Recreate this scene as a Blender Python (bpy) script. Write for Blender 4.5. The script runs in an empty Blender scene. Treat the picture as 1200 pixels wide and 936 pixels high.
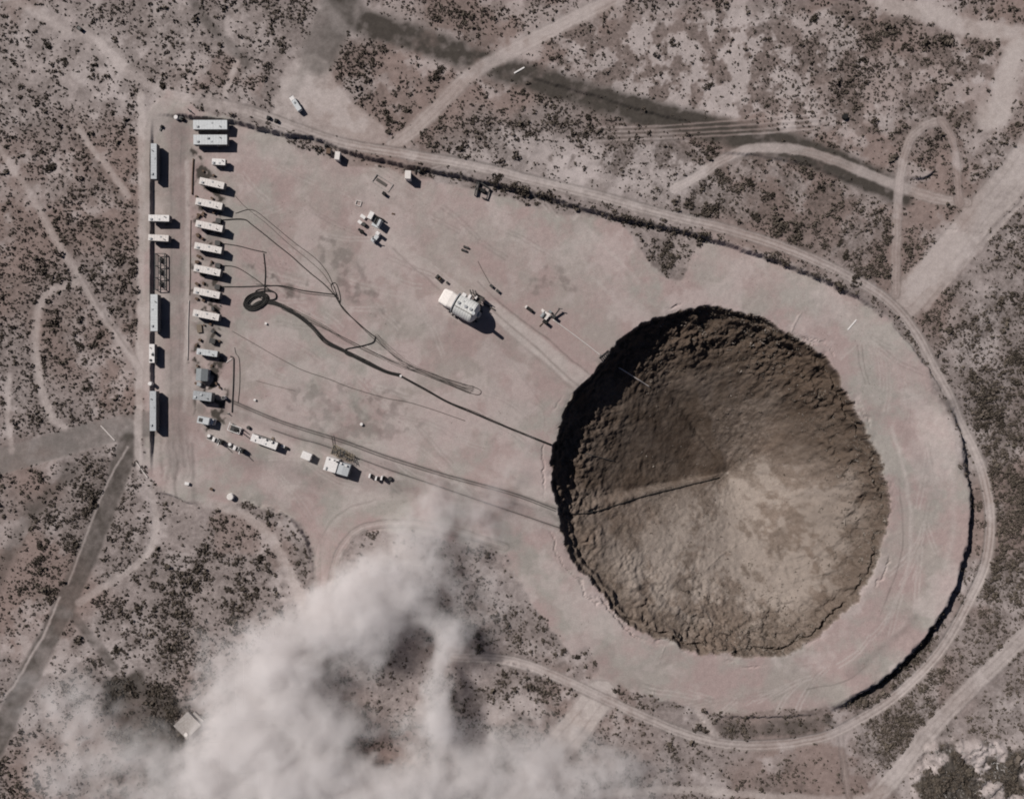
import bpy, bmesh, math, random
import numpy as np
from mathutils import Vector, Matrix

random.seed(7)
RNG = np.random.default_rng(11)
S = 0.4                      # metres per reference pixel at ground level
CX, CY = 600.0, 468.0        # pixel below the camera
CAM_H = 320.0
SUN_AZ = math.radians(-38)   # direction the light travels, in plan
SUN_EL = math.radians(39.5)

sc = bpy.context.scene
C = sc.collection

def W(p):
    return ((p[0] - CX) * S, (CY - p[1]) * S)

def P(p, h=0.0):
    """plan position of something whose top, h metres up, is seen at pixel p"""
    k = (CAM_H - h) / CAM_H
    x, y = W(p)
    return x * k, y * k

# ------------------------------------------------------------------ noise
_tabs = {}
def vn(x, y, seed=0):
    if seed not in _tabs:
        _tabs[seed] = np.random.default_rng(1000 + seed).random((256, 256)).astype(np.float32)
    t = _tabs[seed]
    xi = np.floor(x).astype(np.int32); yi = np.floor(y).astype(np.int32)
    fx = (x - xi).astype(np.float32); fy = (y - yi).astype(np.float32)
    fx = fx * fx * (3 - 2 * fx); fy = fy * fy * (3 - 2 * fy)
    x0 = xi & 255; x1 = (xi + 1) & 255; y0 = yi & 255; y1 = (yi + 1) & 255
    a = t[x0, y0] * (1 - fx) + t[x1, y0] * fx
    b = t[x0, y1] * (1 - fx) + t[x1, y1] * fx
    return a * (1 - fy) + b * fy

def fbm(x, y, wl, octaves=4, seed=0, gain=0.5):
    """0..1, about 0.5 on average; wl is the longest wavelength in metres"""
    out = 0; amp = 1; tot = 0; f = 1.0 / wl
    c, s = math.cos(0.6), math.sin(0.6)
    for o in range(octaves):
        u = (x * c - y * s) * f + 17.3 * o + seed * 3.1
        v = (x * s + y * c) * f - 9.1 * o + seed * 7.7
        out = out + amp * vn(u, v, seed * 8 + o)
        tot += amp; amp *= gain; f *= 2.03
        x, y = x * c - y * s, x * s + y * c
    return out / tot

def sstep(a, b, x):
    t = np.clip((x - a) / (b - a), 0, 1)
    return t * t * (3 - 2 * t)

# ------------------------------------------------------------------ grid
STEP = 0.46
def axis(half):
    n = int(half / STEP)
    inner = np.arange(-n, n + 1) * STEP
    out = []; d = STEP; p = inner[-1]
    while p < 3200:
        d *= 1.33; p += d; out.append(p)
    out = np.array(out)
    return np.concatenate([-out[::-1], inner, out])
GX = axis(298.0); GY = axis(246.0)
X, Y = np.meshgrid(GX, GY)
X = X.astype(np.float32); Y = Y.astype(np.float32)
NY, NX = X.shape
WARPX = (fbm(X, Y, 9, 3, 1) - 0.5); WARPY = (fbm(X, Y, 9, 3, 2) - 0.5)
FX = (fbm(X, Y, 2.2, 3, 3) - 0.5); FY = (fbm(X, Y, 2.2, 3, 4) - 0.5)

def smooth_poly(pts, n=6, closed=False):
    pts = [np.array(p, float) for p in pts]
    if len(pts) < 3 or n < 2:
        return [tuple(p) for p in pts]
    m = len(pts); out = []
    rng = range(m if closed else m - 1)
    for i in rng:
        if closed:
            p0, p1, p2, p3 = pts[i - 1], pts[i], pts[(i + 1) % m], pts[(i + 2) % m]
        else:
            p1, p2 = pts[i], pts[i + 1]
            p0 = pts[i - 1] if i else 2 * p1 - p2
            p3 = pts[i + 2] if i + 2 < m else 2 * p2 - p1
        for k in range(n):
            t = k / n
            out.append(tuple(0.5 * ((2 * p1) + (p2 - p0) * t + (2 * p0 - 5 * p1 + 4 * p2 - p3) * t * t + (3 * p1 - p0 - 3 * p2 + p3) * t ** 3)))
    if not closed:
        out.append(tuple(pts[-1]))
    return out

def dist(pts, maxd, n=6, closed=False, warp=0.0, fine=0.0):
    """distance in metres to a pixel polyline, and the side (+ = right hand when walking along it, seen in the photo)"""
    q = [W(p) for p in smooth_poly(pts, n, closed)]
    if closed:
        q.append(q[0])
    D = np.full(X.shape, 1e6, np.float32); SD = np.zeros(X.shape, np.float32)
    m = maxd + 1 + warp + fine
    for (ax, ay), (bx, by) in zip(q[:-1], q[1:]):
        i0 = np.searchsorted(GX, min(ax, bx) - m); i1 = np.searchsorted(GX, max(ax, bx) + m)
        j0 = np.searchsorted(GY, min(ay, by) - m); j1 = np.searchsorted(GY, max(ay, by) + m)
        if i0 >= i1 or j0 >= j1:
            continue
        sl = (slice(j0, j1), slice(i0, i1))
        x = X[sl] + WARPX[sl] * warp + FX[sl] * fine; y = Y[sl] + WARPY[sl] * warp + FY[sl] * fine
        dx, dy = bx - ax, by - ay
        L2 = dx * dx + dy * dy + 1e-9
        t = np.clip(((x - ax) * dx + (y - ay) * dy) / L2, 0, 1)
        ex = x - ax - t * dx; ey = y - ay - t * dy
        d = np.sqrt(ex * ex + ey * ey)
        sg = np.where(dx * (y - ay) - dy * (x - ax) < 0, 1.0, -1.0)
        b = d < D[sl]
        D[sl] = np.where(b, d, D[sl]); SD[sl] = np.where(b, sg, SD[sl])
    return D, SD

def inside(pts, warp=0.0, fine=0.0, n=1):
    q = [W(p) for p in smooth_poly(pts, n, True)] if n > 1 else [W(p) for p in pts]
    qx = [p[0] for p in q]; qy = [p[1] for p in q]
    m = warp + fine + 1
    i0 = np.searchsorted(GX, min(qx) - m); i1 = np.searchsorted(GX, max(qx) + m)
    j0 = np.searchsorted(GY, min(qy) - m); j1 = np.searchsorted(GY, max(qy) + m)
    sl = (slice(j0, j1), slice(i0, i1))
    x = X[sl] + WARPX[sl] * warp + FX[sl] * fine; y = Y[sl] + WARPY[sl] * warp + FY[sl] * fine
    r = np.zeros(x.shape, bool)
    for k in range(len(q)):
        ax, ay = q[k - 1]; bx, by = q[k]
        if ay == by:
            continue
        c = ((ay > y) != (by > y)) & (x < (bx - ax) * (y - ay) / (by - ay) + ax)
        r ^= c
    out = np.zeros(X.shape, bool); out[sl] = r
    return out

def blur(a, k=2):
    a = a.astype(np.float32)
    for _ in range(k):
        b = a.copy()
        b[1:-1] = (a[:-2] + 2 * a[1:-1] + a[2:]) / 4; a = b
        b = a.copy()
        b[:, 1:-1] = (a[:, :-2] + 2 * a[:, 1:-1] + a[:, 2:]) / 4; a = b
    return a

Z = np.zeros(X.shape, np.float32)
LIGHT = np.zeros_like(Z); DARK = np.zeros_like(Z); GREY = np.zeros_like(Z)
PALE = np.zeros_like(Z); RED = np.zeros_like(Z); CLEAR = np.zeros_like(Z); DENS = np.ones_like(Z)

# ------------------------------------------------------------------ outlines
RIM = [(800, 365), (850, 363), (900, 377), (950, 409), (986, 447), (1012, 490), (1031, 540), (1041, 580), (1040, 605), (1031, 650),
       (1006, 700), (970, 735), (922, 765), (880, 771), (830, 766), (780, 752), (730, 725), (700, 695), (671, 655), (654, 610),
       (646, 560), (648, 525), (658, 490), (678, 455), (700, 425), (730, 395), (768, 373)]
PAD = [(170, 128), (235, 132), (285, 145), (330, 160), (400, 186), (480, 205), (560, 222), (640, 240), (700, 252), (733, 262), (742, 282), (765, 312),
       (792, 330), (806, 318), (828, 282), (900, 300), (960, 325), (1005, 350), (1050, 388), (1085, 430), (1112, 490), (1130, 560), (1133, 610),
       (1124, 660), (1105, 705), (1070, 760), (1025, 803), (975, 828), (900, 835), (830, 835), (760, 812), (712, 806), (690, 790), (672, 770),
       (640, 735), (612, 690), (590, 660), (560, 645), (480, 625), (425, 620), (402, 640), (392, 670), (386, 720), (372, 720), (368, 650), (348, 612),
       (290, 588), (236, 590), (182, 568), (170, 500)]
padm = blur(inside(PAD, 4, 2.5, 2), 2)
crat = inside(RIM, 5.5, 2.2, 4)

# ------------------------------------------------------------------ regional density of the scrub and colour of the soil
def region(pts, warp=14, fine=4, k=6):
    return blur(inside(pts, warp, fine), k)
n1 = fbm(X, Y, 38, 4, 5); n2 = fbm(X, Y, 14, 3, 6); n3 = fbm(X, Y, 5, 3, 7)
DENS = 0.62 * sstep(0.36, 0.62, n1 * 0.40 + n2 * 0.42 + n3 * 0.28 - 0.03) + 0.08
for pts, k in [([(812, 195), (870, 178), (940, 186), (1040, 232), (1045, 330), (1000, 318), (900, 278), (800, 250)], 1.9),
               ([(733, 262), (830, 280), (808, 318), (792, 330), (760, 305)], 1.9),
               ([(1110, 390), (1210, 330), (1230, 740), (1150, 700), (1172, 610), (1150, 510)], 2.4), ([(1175, 600), (1240, 560), (1240, 740), (1150, 800), (1110, 850), (1060, 900), (1030, 860), (1100, 790)], 2.0), ([(1080, 700), (1130, 690), (1060, 800), (980, 850), (980, 830), (1050, 780)], 1.6),
               ([(930, 30), (1130, 40), (1080, 90), (1000, 130), (920, 110)], 1.5),
               ([(60, 140), (165, 220), (160, 330), (90, 320), (20, 200)], 1.2),
               ([(60, 330), (160, 420), (150, 500), (20, 510), (50, 380)], 1.3),
               ([(60, 600), (140, 530), (100, 660), (30, 760), (0, 720)], 1.5),
               ([(100, 700), (240, 620), (340, 640), (330, 740), (200, 780), (120, 760)], 1.35),
               ([(560, 780), (660, 800), (640, 870), (560, 850)], 1.4),
               ([(110, 790), (200, 800), (215, 840), (190, 900), (130, 870)], 2.2),
               ([(560, 60), (700, 140), (900, 190), (830, 215), (640, 190), (560, 120)], 1.2),
               ([(1070, 720), (1170, 620), (1200, 720), (1010, 930), (980, 870)], 1.35),
               ([(400, 60), (560, 90), (520, 120), (400, 110)], 1.4),
               ([(-20, -20), (200, -20), (180, 120), (60, 140), (40, 480), (-20, 500)], 0.8),
               ([(700, 40), (960, 20), (900, 120), (760, 120)], 0.75),
               ([(690, 810), (880, 870), (860, 920), (690, 900)], 0.75)]:
    DENS = DENS * (1 + (k - 1) * region(pts))
PALE = sstep(0.50, 0.64, fbm(X, Y, 18, 5, 9, .6)) * 0.7
for pts, k in [([(640, 80), (720, 20), (1020, 10), (980, 90), (860, 140), (720, 120)], 1.0), ([(1165, 70), (1210, 50), (1210, 140), (1160, 130)], 0.9),
               ([(560, 150), (830, 185), (810, 240), (700, 228), (600, 205)], 0.9), ([(880, 60), (1180, 60), (1160, 130), (1060, 140), (900, 150)], 0.5), ([(1120, 330), (1180, 330), (1170, 420), (1110, 420)], 0.5),
               ([(30, 0), (140, 20), (150, 110), (60, 130), (20, 60)], 0.45), ([(30, 780), (120, 780), (140, 930), (20, 930)], 0.5)]:
    PALE = np.clip(PALE + k * region(pts) * (0.4 + n2), 0, 1)
RED = sstep(0.48, 0.66, fbm(X, Y, 60, 3, 12))
for pts in [[(190, 70), (280, 60), (310, 110), (200, 110)], [(250, 590), (330, 610), (350, 660), (250, 650)], [(120, 380), (165, 380), (160, 490), (110, 495)]]:
    RED = np.clip(RED + 0.7 * region(pts), 0, 1)

# ------------------------------------------------------------------ roads and tracks
def road(pts, w, light=0.0, dark=0.0, grey=0.0, ruts=0.0, dip=0.0, warp=1.2, fine=0.8, clear=1.0, edge=0.9, n=6, fade=0.0):
    """w: width in pixels"""
    global LIGHT, DARK, GREY, CLEAR, Z
    hw = w * S / 2
    D, sd = dist(pts, hw + 6, n, warp=warp, fine=fine)
    m = 1 - sstep(hw - edge, hw + edge, D)
    var = 0.75 + 0.5 * (n2 - 0.5) + 0.35 * (n3 - 0.5)
    if fade:
        var = var * sstep(0.38 - 0.12, 0.38 + 0.12, n1 * 0.5 + n2 * 0.5) * fade + var * (1 - fade)
    if light:
        r = light * m * var
        if ruts:
            r = r * (1 - ruts * np.exp(-((D - hw * 0.42) / 0.40) ** 2))
        LIGHT = np.maximum(LIGHT * (1 - 0.7 * m), r); DARK = DARK * (1 - m * 0.8); GREY = GREY * (1 - 0.6 * m)
        if ruts:
            DARK = np.maximum(DARK, ruts * (0.55 * np.exp(-((D - hw * 0.97) / 0.45) ** 2) + 0.22 * np.exp(-((D - hw * 0.40) / 0.4) ** 2)) * (.5 + n3))
    if dark:
        DARK = np.maximum(DARK, dark * m * var * (0.72 + 0.7 * (fbm(X, Y, 3.0, 3, 98) - .3))); LIGHT = LIGHT * (1 - m * 0.7)
    if grey:
        GREY = np.maximum(GREY, grey * m * var); LIGHT = LIGHT * (1 - m * 0.6)
    CLEAR = np.maximum(CLEAR, clear * m)
    if dip:
        Z -= dip * (1 - sstep(hw * 0.6, hw * 1.15, D))
    return m

R_MAIN = [(100, 40), (150, 82), (190, 108), (240, 120), (290, 130), (340, 148), (400, 168), (480, 182), (560, 196), (620, 211), (700, 230), (780, 252), (850, 269), (920, 291),
          (980, 317), (1030, 345), (1065, 378), (1095, 430), (1120, 478), (1145, 525), (1159, 565), (1165, 610), (1159, 660), (1140, 705), (1110, 758),
          (1075, 798), (1030, 834), (980, 858), (920, 871), (860, 872), (810, 862), (750, 838), (700, 815), (640, 788), (590, 773), (530, 770)]
road_masks = []
def keep(m):
    road_masks.append(m)
# dark graded roads first, light tracks above them
keep(road([(430, 28), (480, 42), (540, 64), (600, 84), (660, 103), (720, 122), (790, 140), (850, 155), (920, 172), (990, 196), (1055, 228)], 31, dark=1.75, edge=3.0, clear=0.82))
keep(road([(396, -10), (420, 22), (450, 34), (484, 44)], 32, dark=1.2, grey=0.3, edge=3))
keep(road([(404, -30), (392, 20), (372, 66)], 44, grey=0.8, dark=0.5, edge=2.5))
keep(road([(372, 60), (355, 85), (343, 110)], 12, grey=0.7, edge=2))
keep(road([(-60, 552), (0, 541), (60, 524), (120, 507), (172, 497)], 30, grey=1.0, edge=0.8))
keep(road([(152, 520), (130, 582), (98, 660), (62, 738), (25, 808), (-20, 900)], 25, dark=1.0, grey=0.4, edge=1.2, ruts=0))
keep(road([(86, 722), (108, 748), (134, 782)], 11, dark=1.1, clear=0.95))
keep(road([(85, 550), (45, 590), (15, 640), (-10, 690)], 18, dark=0.9, edge=2.5, clear=0.5))
keep(road([(214, -20), (240, 22), (265, 50), (290, 74)], 11, dark=0.95, edge=1.5, clear=0.1))
keep(road([(440, 10), (480, 22), (540, 40), (575, 50)], 8, dark=0.45, edge=2, clear=0.4))
# light
keep(road([(460, 172), (490, 148), (520, 118), (556, 84), (600, 60), (650, 34), (700, 8), (760, -20)], 17, light=0.75, ruts=0.3, edge=1.5))
keep(road([(1000, -20), (1040, 4), (1090, 16), (1140, 34), (1210, 42)], 20, light=0.75, edge=2))
keep(road([(1192, 50), (1180, 90), (1174, 120), (1160, 140)], 30, light=1.0, edge=4, warp=9))
keep(road([(1240, 130), (1196, 196), (1150, 250), (1105, 306), (1062, 352)], 42, light=0.72, ruts=0.3, edge=2.0))
keep(road([(1230, 200), (1170, 265), (1110, 330), (1085, 362)], 6, light=0.5, edge=0.8))
keep(road([(790, 222), (820, 205), (846, 188), (880, 175), (925, 174), (980, 189), (1035, 211), (1085, 229), (1132, 238)], 12, light=0.75, ruts=0.45, edge=0.8))
keep(road([(1050, 345), (1051, 280), (1054, 215), (1064, 170), (1084, 148), (1104, 142)], 11, light=0.55, ruts=0.5, edge=0.8))
keep(road([(1104, 142), (1116, 165), (1121, 200), (1124, 240)], 10, light=0.35, ruts=0.6, edge=0.8))
keep(road([(165, 112), (167, 220), (166, 330), (164, 440), (162, 520), (164, 545)], 9, light=0.7, edge=0.8))
keep(road([(178, 575), (181, 628), (160, 660), (124, 686), (92, 706)], 8, light=0.55, edge=0.8))
keep(road([(225, 586), (262, 594), (295, 608), (320, 634), (338, 668), (352, 705), (360, 740)], 11, light=0.55, edge=1.4))
keep(road([(1260, 690), (1196, 752), (1150, 798), (1100, 848), (1060, 898), (1020, 945), (990, 1000)], 20, light=0.8, ruts=0.4, edge=0.9))
keep(road([(700, 930), (800, 925), (900, 932), (1000, 936), (1040, 925)], 9, light=0.6, edge=1.2))
keep(road([(704, 815), (676, 850), (645, 888), (600, 950)], 38, light=1.15, ruts=0.4, edge=1.2))
keep(road([(42, 236), (62, 276), (90, 318), (118, 366), (150, 412), (164, 436)], 9, light=0.65, ruts=0.3, edge=1.0, clear=0.95))
keep(road([(-10, 160), (20, 205), (42, 236)], 7, light=0.35, edge=1.0, clear=0.8))
keep(road([(90, 330), (55, 345), (43, 380), (44, 430), (56, 480), (75, 500)], 9, light=0.65, edge=1.4, clear=0.95))
road([(86, 156), (112, 190), (144, 234)], 6, dark=0.6, edge=1.0, clear=0.5)
road([(96, 322), (124, 370), (156, 416)], 3, dark=0.6, edge=0.8, clear=0.5)
keep(road([(92, 152), (118, 186), (150, 230)], 7, light=0.65, edge=0.9, clear=0.95))
keep(road([(10, 440), (9, 480), (13, 530)], 6, light=0.5, edge=0.8))
keep(road([(10, 0), (40, 12), (80, 40)], 9, light=0.4, edge=1.5))
keep(road([(150, 524), (128, 562), (104, 620), (80, 684)], 2.4, light=0.55, edge=0.5, fine=0.5, warp=0.5))
keep(road([(70, 700), (48, 750), (18, 800), (5, 815)], 3, light=0.6, edge=0.5))
keep(road([(278, 72), (270, 95), (262, 118)], 7, light=0.5, edge=1.0))
for k, yy in enumerate([(148, 140), (153, 146), (158, 152), (163, 157)]):
    keep(road([(700, yy[0] + 2), (780, yy[0] - 1), (880, yy[1]), (960, yy[1] - 6)], 2.0, light=0.35, edge=0.5, clear=0.5, warp=0.3, fine=0.25))
    road([(700, yy[0] + 4.5), (780, yy[0] + 1.5), (880, yy[1] + 2.5)], 2.0, dark=0.7, edge=0.5, clear=0.4, warp=0.3, fine=0.25)
keep(road([(985, 860), (990, 900), (996, 940)], 7, light=0.4, ruts=0.6))
keep(road([(900, 765), (925, 790)], 4, light=0.3))
keep(road(R_MAIN[3:], 12, light=0.85, ruts=0.75, edge=0.7, dip=0.2, warp=0.5, fine=0.2))
keep(road(R_MAIN[:5], 14, light=0.45, ruts=0.3, edge=2.5, warp=5))
keep(road([(815, 830), (830, 850), (838, 862)], 8, light=0.6))
keep(road([(383, 740), (387, 690), (398, 645), (424, 619), (470, 613), (530, 622), (592, 640)], 9, light=0.8, ruts=0.8, edge=0.7, fine=.3))
keep(road([(366, 740), (370, 690), (372, 640)], 8, light=0.5, ruts=0.4, edge=1.0))
# clearing on the north edge
cl = blur(inside([(330, 92), (352, 62), (385, 72), (402, 112), (450, 150), (440, 172), (380, 160), (318, 138)], 5, 2, 2), 3)
LIGHT = np.maximum(LIGHT, 0.55 * cl * (0.7 + 0.5 * (n2 - .5))); CLEAR = np.maximum(CLEAR, cl); keep(cl)
ROADM = np.max(np.array(road_masks), axis=0)

# pad surface: worn lanes, wheel marks, and east bank shade put into the colour
def stain_and_shade(pts, w, light=0, dark=0, grey=0, edge=1.0, fine=0.4, warp=1.5, n=6):
    global LIGHT, DARK, GREY
    hw = w * S / 2
    D, _ = dist(pts, hw + 5, n, warp=warp, fine=fine)
    m = (1 - sstep(hw - edge, hw + edge, D)) * (0.7 + 0.6 * (n3 - 0.5) + 0.5 * (n2 - .5))
    LIGHT = np.maximum(LIGHT * (1 - 0.6 * m * (dark + grey > 0)), 1.35 * light * m); DARK = np.maximum(DARK, 1.2 * dark * m); GREY = np.maximum(GREY, grey * m)
stain_and_shade([(208, 145), (208, 300), (207, 430), (208, 540)], 26, grey=0.55, edge=3)
stain_and_shade([(200, 150), (200, 300), (200, 440), (204, 560)], 4, grey=0.8, edge=1)
stain_and_shade([(211, 150), (212, 300), (210, 440), (210, 540)], 4, grey=0.8, edge=1)
stain_and_shade([(219, 190), (220, 300), (218, 420), (216, 480)], 5, light=0.6, edge=0.8)
stain_and_shade([(226, 520), (227, 560), (228, 590)], 5, dark=0.4, edge=1)
for xx in (186, 196, 204, 213, 221):
    a_, b_ = random.uniform(500, 530), random.uniform(555, 588)
    stain_and_shade([(xx, a_), (xx + 2, 545), (xx + random.uniform(0, 6), b_)], random.uniform(2.5, 5), dark=random.uniform(0.15, 0.42), edge=1.0, warp=4, fine=1.2)
    stain_and_shade([(xx + 5, a_ - 6), (xx + 7, 545), (xx + random.uniform(5, 12), b_ + 3)], random.uniform(2, 4), light=random.uniform(0.1, 0.4), edge=1.0, warp=4, fine=1.2)
stain_and_shade([(575, 362), (620, 398), (660, 430), (690, 450)], 21, light=0.75, edge=1.0, fine=0.1)
stain_and_shade([(568, 356), (620, 400), (655, 432), (686, 458)], 2.2, dark=0.35, edge=0.4, fine=0.1)
stain_and_shade([(560, 330), (590, 358), (640, 396), (690, 438)], 1.6, dark=0.55, edge=0.35, fine=0.1)
stain_and_shade([(572, 372), (620, 412), (650, 436), (678, 462)], 3.5, dark=0.2, edge=0.5, fine=0.2)
stain_and_shade([(440, 262), (470, 292), (510, 325)], 14, light=0.5, edge=2)
stain_and_shade([(460, 290), (490, 318), (515, 340)], 2, dark=0.3, edge=0.5)
stain_and_shade([(540, 258), (520, 280), (524, 300), (560, 330), (600, 345)], 12, light=0.4, edge=2.5)
stain_and_shade([(280, 165), (360, 190), (430, 225), (520, 250), (580, 270), (660, 300), (720, 350)], 40, light=0.30, grey=0.1, edge=7, warp=8)
stain_and_shade([(600, 280), (660, 300), (700, 330), (720, 350)], 7, light=0.5, edge=1.2)
stain_and_shade([(690, 270), (720, 300), (748, 330)], 4, light=0.5, edge=1.0)
stain_and_shade([(300, 172), (390, 205), (440, 232)], 5, light=0.35, edge=1)
stain_and_shade([(820, 300), (900, 320), (980, 360), (1060, 430), (1090, 520)], 40, light=0.3, edge=7, warp=8)
stain_and_shade([(1045, 500), (1060, 560), (1066, 610), (1060, 670), (1035, 730)], 4, light=0.6, edge=0.8)
stain_and_shade([(1060, 505), (1085, 560), (1095, 590)], 16, dark=0.18, edge=3)
stain_and_shade([(1100, 500), (1112, 560), (1110, 640), (1080, 700), (1020, 770)], 6, light=0.4, edge=1.5)
stain_and_shade([(1052, 560), (1056, 640), (1030, 720)], 1.5, dark=0.4, edge=0.4)
stain_and_shade([(990, 790), (1040, 750), (1065, 725)], 10, dark=0.32, edge=2.5, warp=6)
stain_and_shade([(945, 808), (985, 798), (1010, 778)], 2, dark=0.5, edge=0.5)
stain_and_shade([(1005, 405), (1008, 430), (1014, 450)], 1.4, dark=0.35, edge=0.4)
stain_and_shade([(1010, 405), (1013, 430), (1018, 450)], 1.4, dark=0.35, edge=0.4)
stain_and_shade([(985, 420), (1003, 405)], 1.6, light=0.6, edge=0.4, n=1)
stain_and_shade([(270, 470), (330, 494), (400, 516), (450, 534), (520, 556), (600, 578), (652, 596)], 4.5, dark=0.33, grey=0.5, edge=0.8, warp=0.4, fine=0.3)
stain_and_shade([(318, 503), (380, 522), (450, 548), (520, 572), (590, 596), (655, 618)], 2, dark=0.42, edge=0.5, warp=0.4)
stain_and_shade([(280, 484), (340, 506), (420, 532), (520, 566), (600, 590), (650, 606)], 15, grey=0.5, edge=2.5)
stain_and_shade([(290, 500), (340, 520), (430, 548), (520, 578), (600, 604), (652, 622)], 5, light=0.45, edge=1)
stain_and_shade([(272, 478), (330, 500), (420, 528), (520, 561), (640, 600)], 3, light=0.4, edge=.8)
stain_and_shade([(300, 470), (400, 505), (500, 536), (600, 566), (648, 580)], 9, light=0.28, edge=2)
stain_and_shade([(300, 560), (330, 545), (350, 520)], 8, light=0.25, edge=2)
stain_and_shade([(280, 540), (350, 552), (420, 556), (480, 578)], 22, grey=0.5, edge=5, warp=8)
stain_and_shade([(290, 575), (350, 570), (400, 585), (440, 580)], 6, light=0.3, edge=1.5)
stain_and_shade([(310, 590), (360, 585), (375, 620)], 5, light=0.35, edge=1.5)
stain_and_shade([(380, 700), (378, 650), (392, 610), (430, 588), (480, 580)], 10, light=0.35, edge=1.5)
stain_and_shade([(400, 680), (406, 640), (440, 618), (500, 622), (580, 640)], 2.5, dark=0.35, edge=0.8)
stain_and_shade([(395, 690), (400, 640), (432, 614), (500, 614), (590, 632)], 3.5, light=0.5, edge=0.8)
stain_and_shade([(365, 690), (372, 640), (400, 600), (440, 585)], 2, dark=0.3, edge=0.6)
stain_and_shade([(480, 572), (560, 590), (640, 612)], 22, grey=0.45, edge=4, warp=5)
stain_and_shade([(600, 590), (640, 600), (655, 610)], 3, dark=0.3, edge=1)
stain_and_shade([(620, 470), (636, 480), (638, 500)], 1.6, dark=0.2, edge=0.4)
stain_and_shade([(590, 410), (615, 445), (640, 480)], 1.6, dark=0.2, edge=0.4)
stain_and_shade([(655, 655), (700, 720), (760, 770)], 30, light=0.25, edge=6, warp=8)
for k in range(110):
    a = RNG.uniform(0, 1)
    if a < 0.55:
        x0, y0 = RNG.uniform(270, 620), RNG.uniform(180, 560); ang = math.radians(RNG.normal(27, 16))
    else:
        t = RNG.uniform(-1.2, 1.9); x0, y0 = 845 + 240 * math.cos(t), 567 + 250 * math.sin(t); ang = t + math.pi / 2 + RNG.normal(0, 0.3)
    L = RNG.uniform(25, 80); c = RNG.normal(0, 0.35)
    pts = []
    for u in np.linspace(0, 1, 5):
        pts.append((x0, y0)); x0 += math.cos(ang) * L / 4; y0 += math.sin(ang) * L / 4; ang += c / 4
    for off in (0, 4.5):
        q = [(p[0] + off * math.sin(ang), p[1] - off * math.cos(ang)) for p in pts]
        if k % 3:
            stain_and_shade(q, 1.8, light=0.5, edge=0.4)
        else:
            stain_and_shade(q, 1.5, dark=0.2, edge=0.4)
stain_and_shade([(1108, 470), (1126, 505), (1136, 555), (1139, 602), (1133, 648), (1119, 694), (1094, 740), (1060, 780), (1022, 811), (988, 830)], 9, dark=0.6, edge=1.6, warp=3, fine=1.5)  # shade of the east bank painted as a dark band along its foot
stain_and_shade([(1120, 690), (1096, 736), (1062, 776), (1024, 808), (996, 824)], 13, dark=0.6, edge=2, warp=4, fine=2)  # painted bank shade made wider on the southern stretch
blotch = sstep(0.55, 0.70, fbm(X, Y, 16, 4, 21)) * padm
DARK = np.maximum(DARK, 0.10 * blotch)
for pts, k in [([(350, 440), (470, 460), (520, 510), (380, 520), (340, 470)], 0.14), ([(380, 270), (440, 330), (470, 380), (420, 360), (370, 300)], 0.16),
               ([(285, 310), (330, 320), (370, 350), (340, 345), (290, 330)], 0.30), ([(620, 320), (660, 310), (680, 340), (630, 345)], 0.14)]:
    sp = region(pts, 10, 5, 3) * sstep(0.5, 0.7, n3 * 0.6 + fbm(X, Y, 2.5, 2, 30) * 0.5)
    DARK = np.maximum(DARK, k * 2.2 * sp)

clut = region([(226, 176), (250, 176), (262, 240), (262, 400), (268, 500), (228, 510), (224, 420), (224, 240)], 5, 4, 4)
DARK = np.maximum(DARK, 1.0 * clut * sstep(.58, .70, fbm(X, Y, 3.2, 3, 85)) + .35 * clut * sstep(.5, .62, fbm(X, Y, 7, 3, 86)))
dark_patch = region([(118, 800), (160, 790), (216, 822), (222, 845), (200, 862), (205, 900), (190, 925), (172, 890), (140, 862)], 12, 6, 5)  # uneven darker ground patch beside the bunker
DARK = np.maximum(DARK, 0.95 * dark_patch * (0.45 + 0.9 * n2))
for pts in [[(832, 842), (900, 846), (965, 840), (985, 852), (900, 862), (845, 858)]]:
    DARK = np.maximum(DARK, .75 * region(pts, 6, 4, 2) * (0.3 + n3))
# the ends of the pad where scrub creeps in
rough = np.zeros_like(Z)
for pts in [[(672, 765), (692, 762), (703, 782), (690, 800), (670, 790)], [(720, 800), (790, 830), (820, 845), (812, 850), (740, 828)], [(822, 830), (900, 833), (970, 828), (990, 850), (900, 866), (835, 862)],
            [(470, 628), (590, 645), (600, 660), (540, 655), (470, 640)], [(330, 152), (400, 170), (480, 190), (470, 202), (400, 190), (340, 168)],
            [(480, 195), (560, 212), (640, 230), (740, 258), (740, 266), (640, 244), (560, 224), (484, 206)], [(1085, 430), (1118, 480), (1135, 560), (1126, 560), (1108, 492)],
            [(560, 650), (600, 665), (640, 735), (600, 740), (560, 700)]]:
    rough = np.maximum(rough, blur(inside(pts, 4, 3), 3))
padm = np.clip(padm - 0.75 * rough, 0, 1)
CLEAR = np.maximum(CLEAR, padm)

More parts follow.
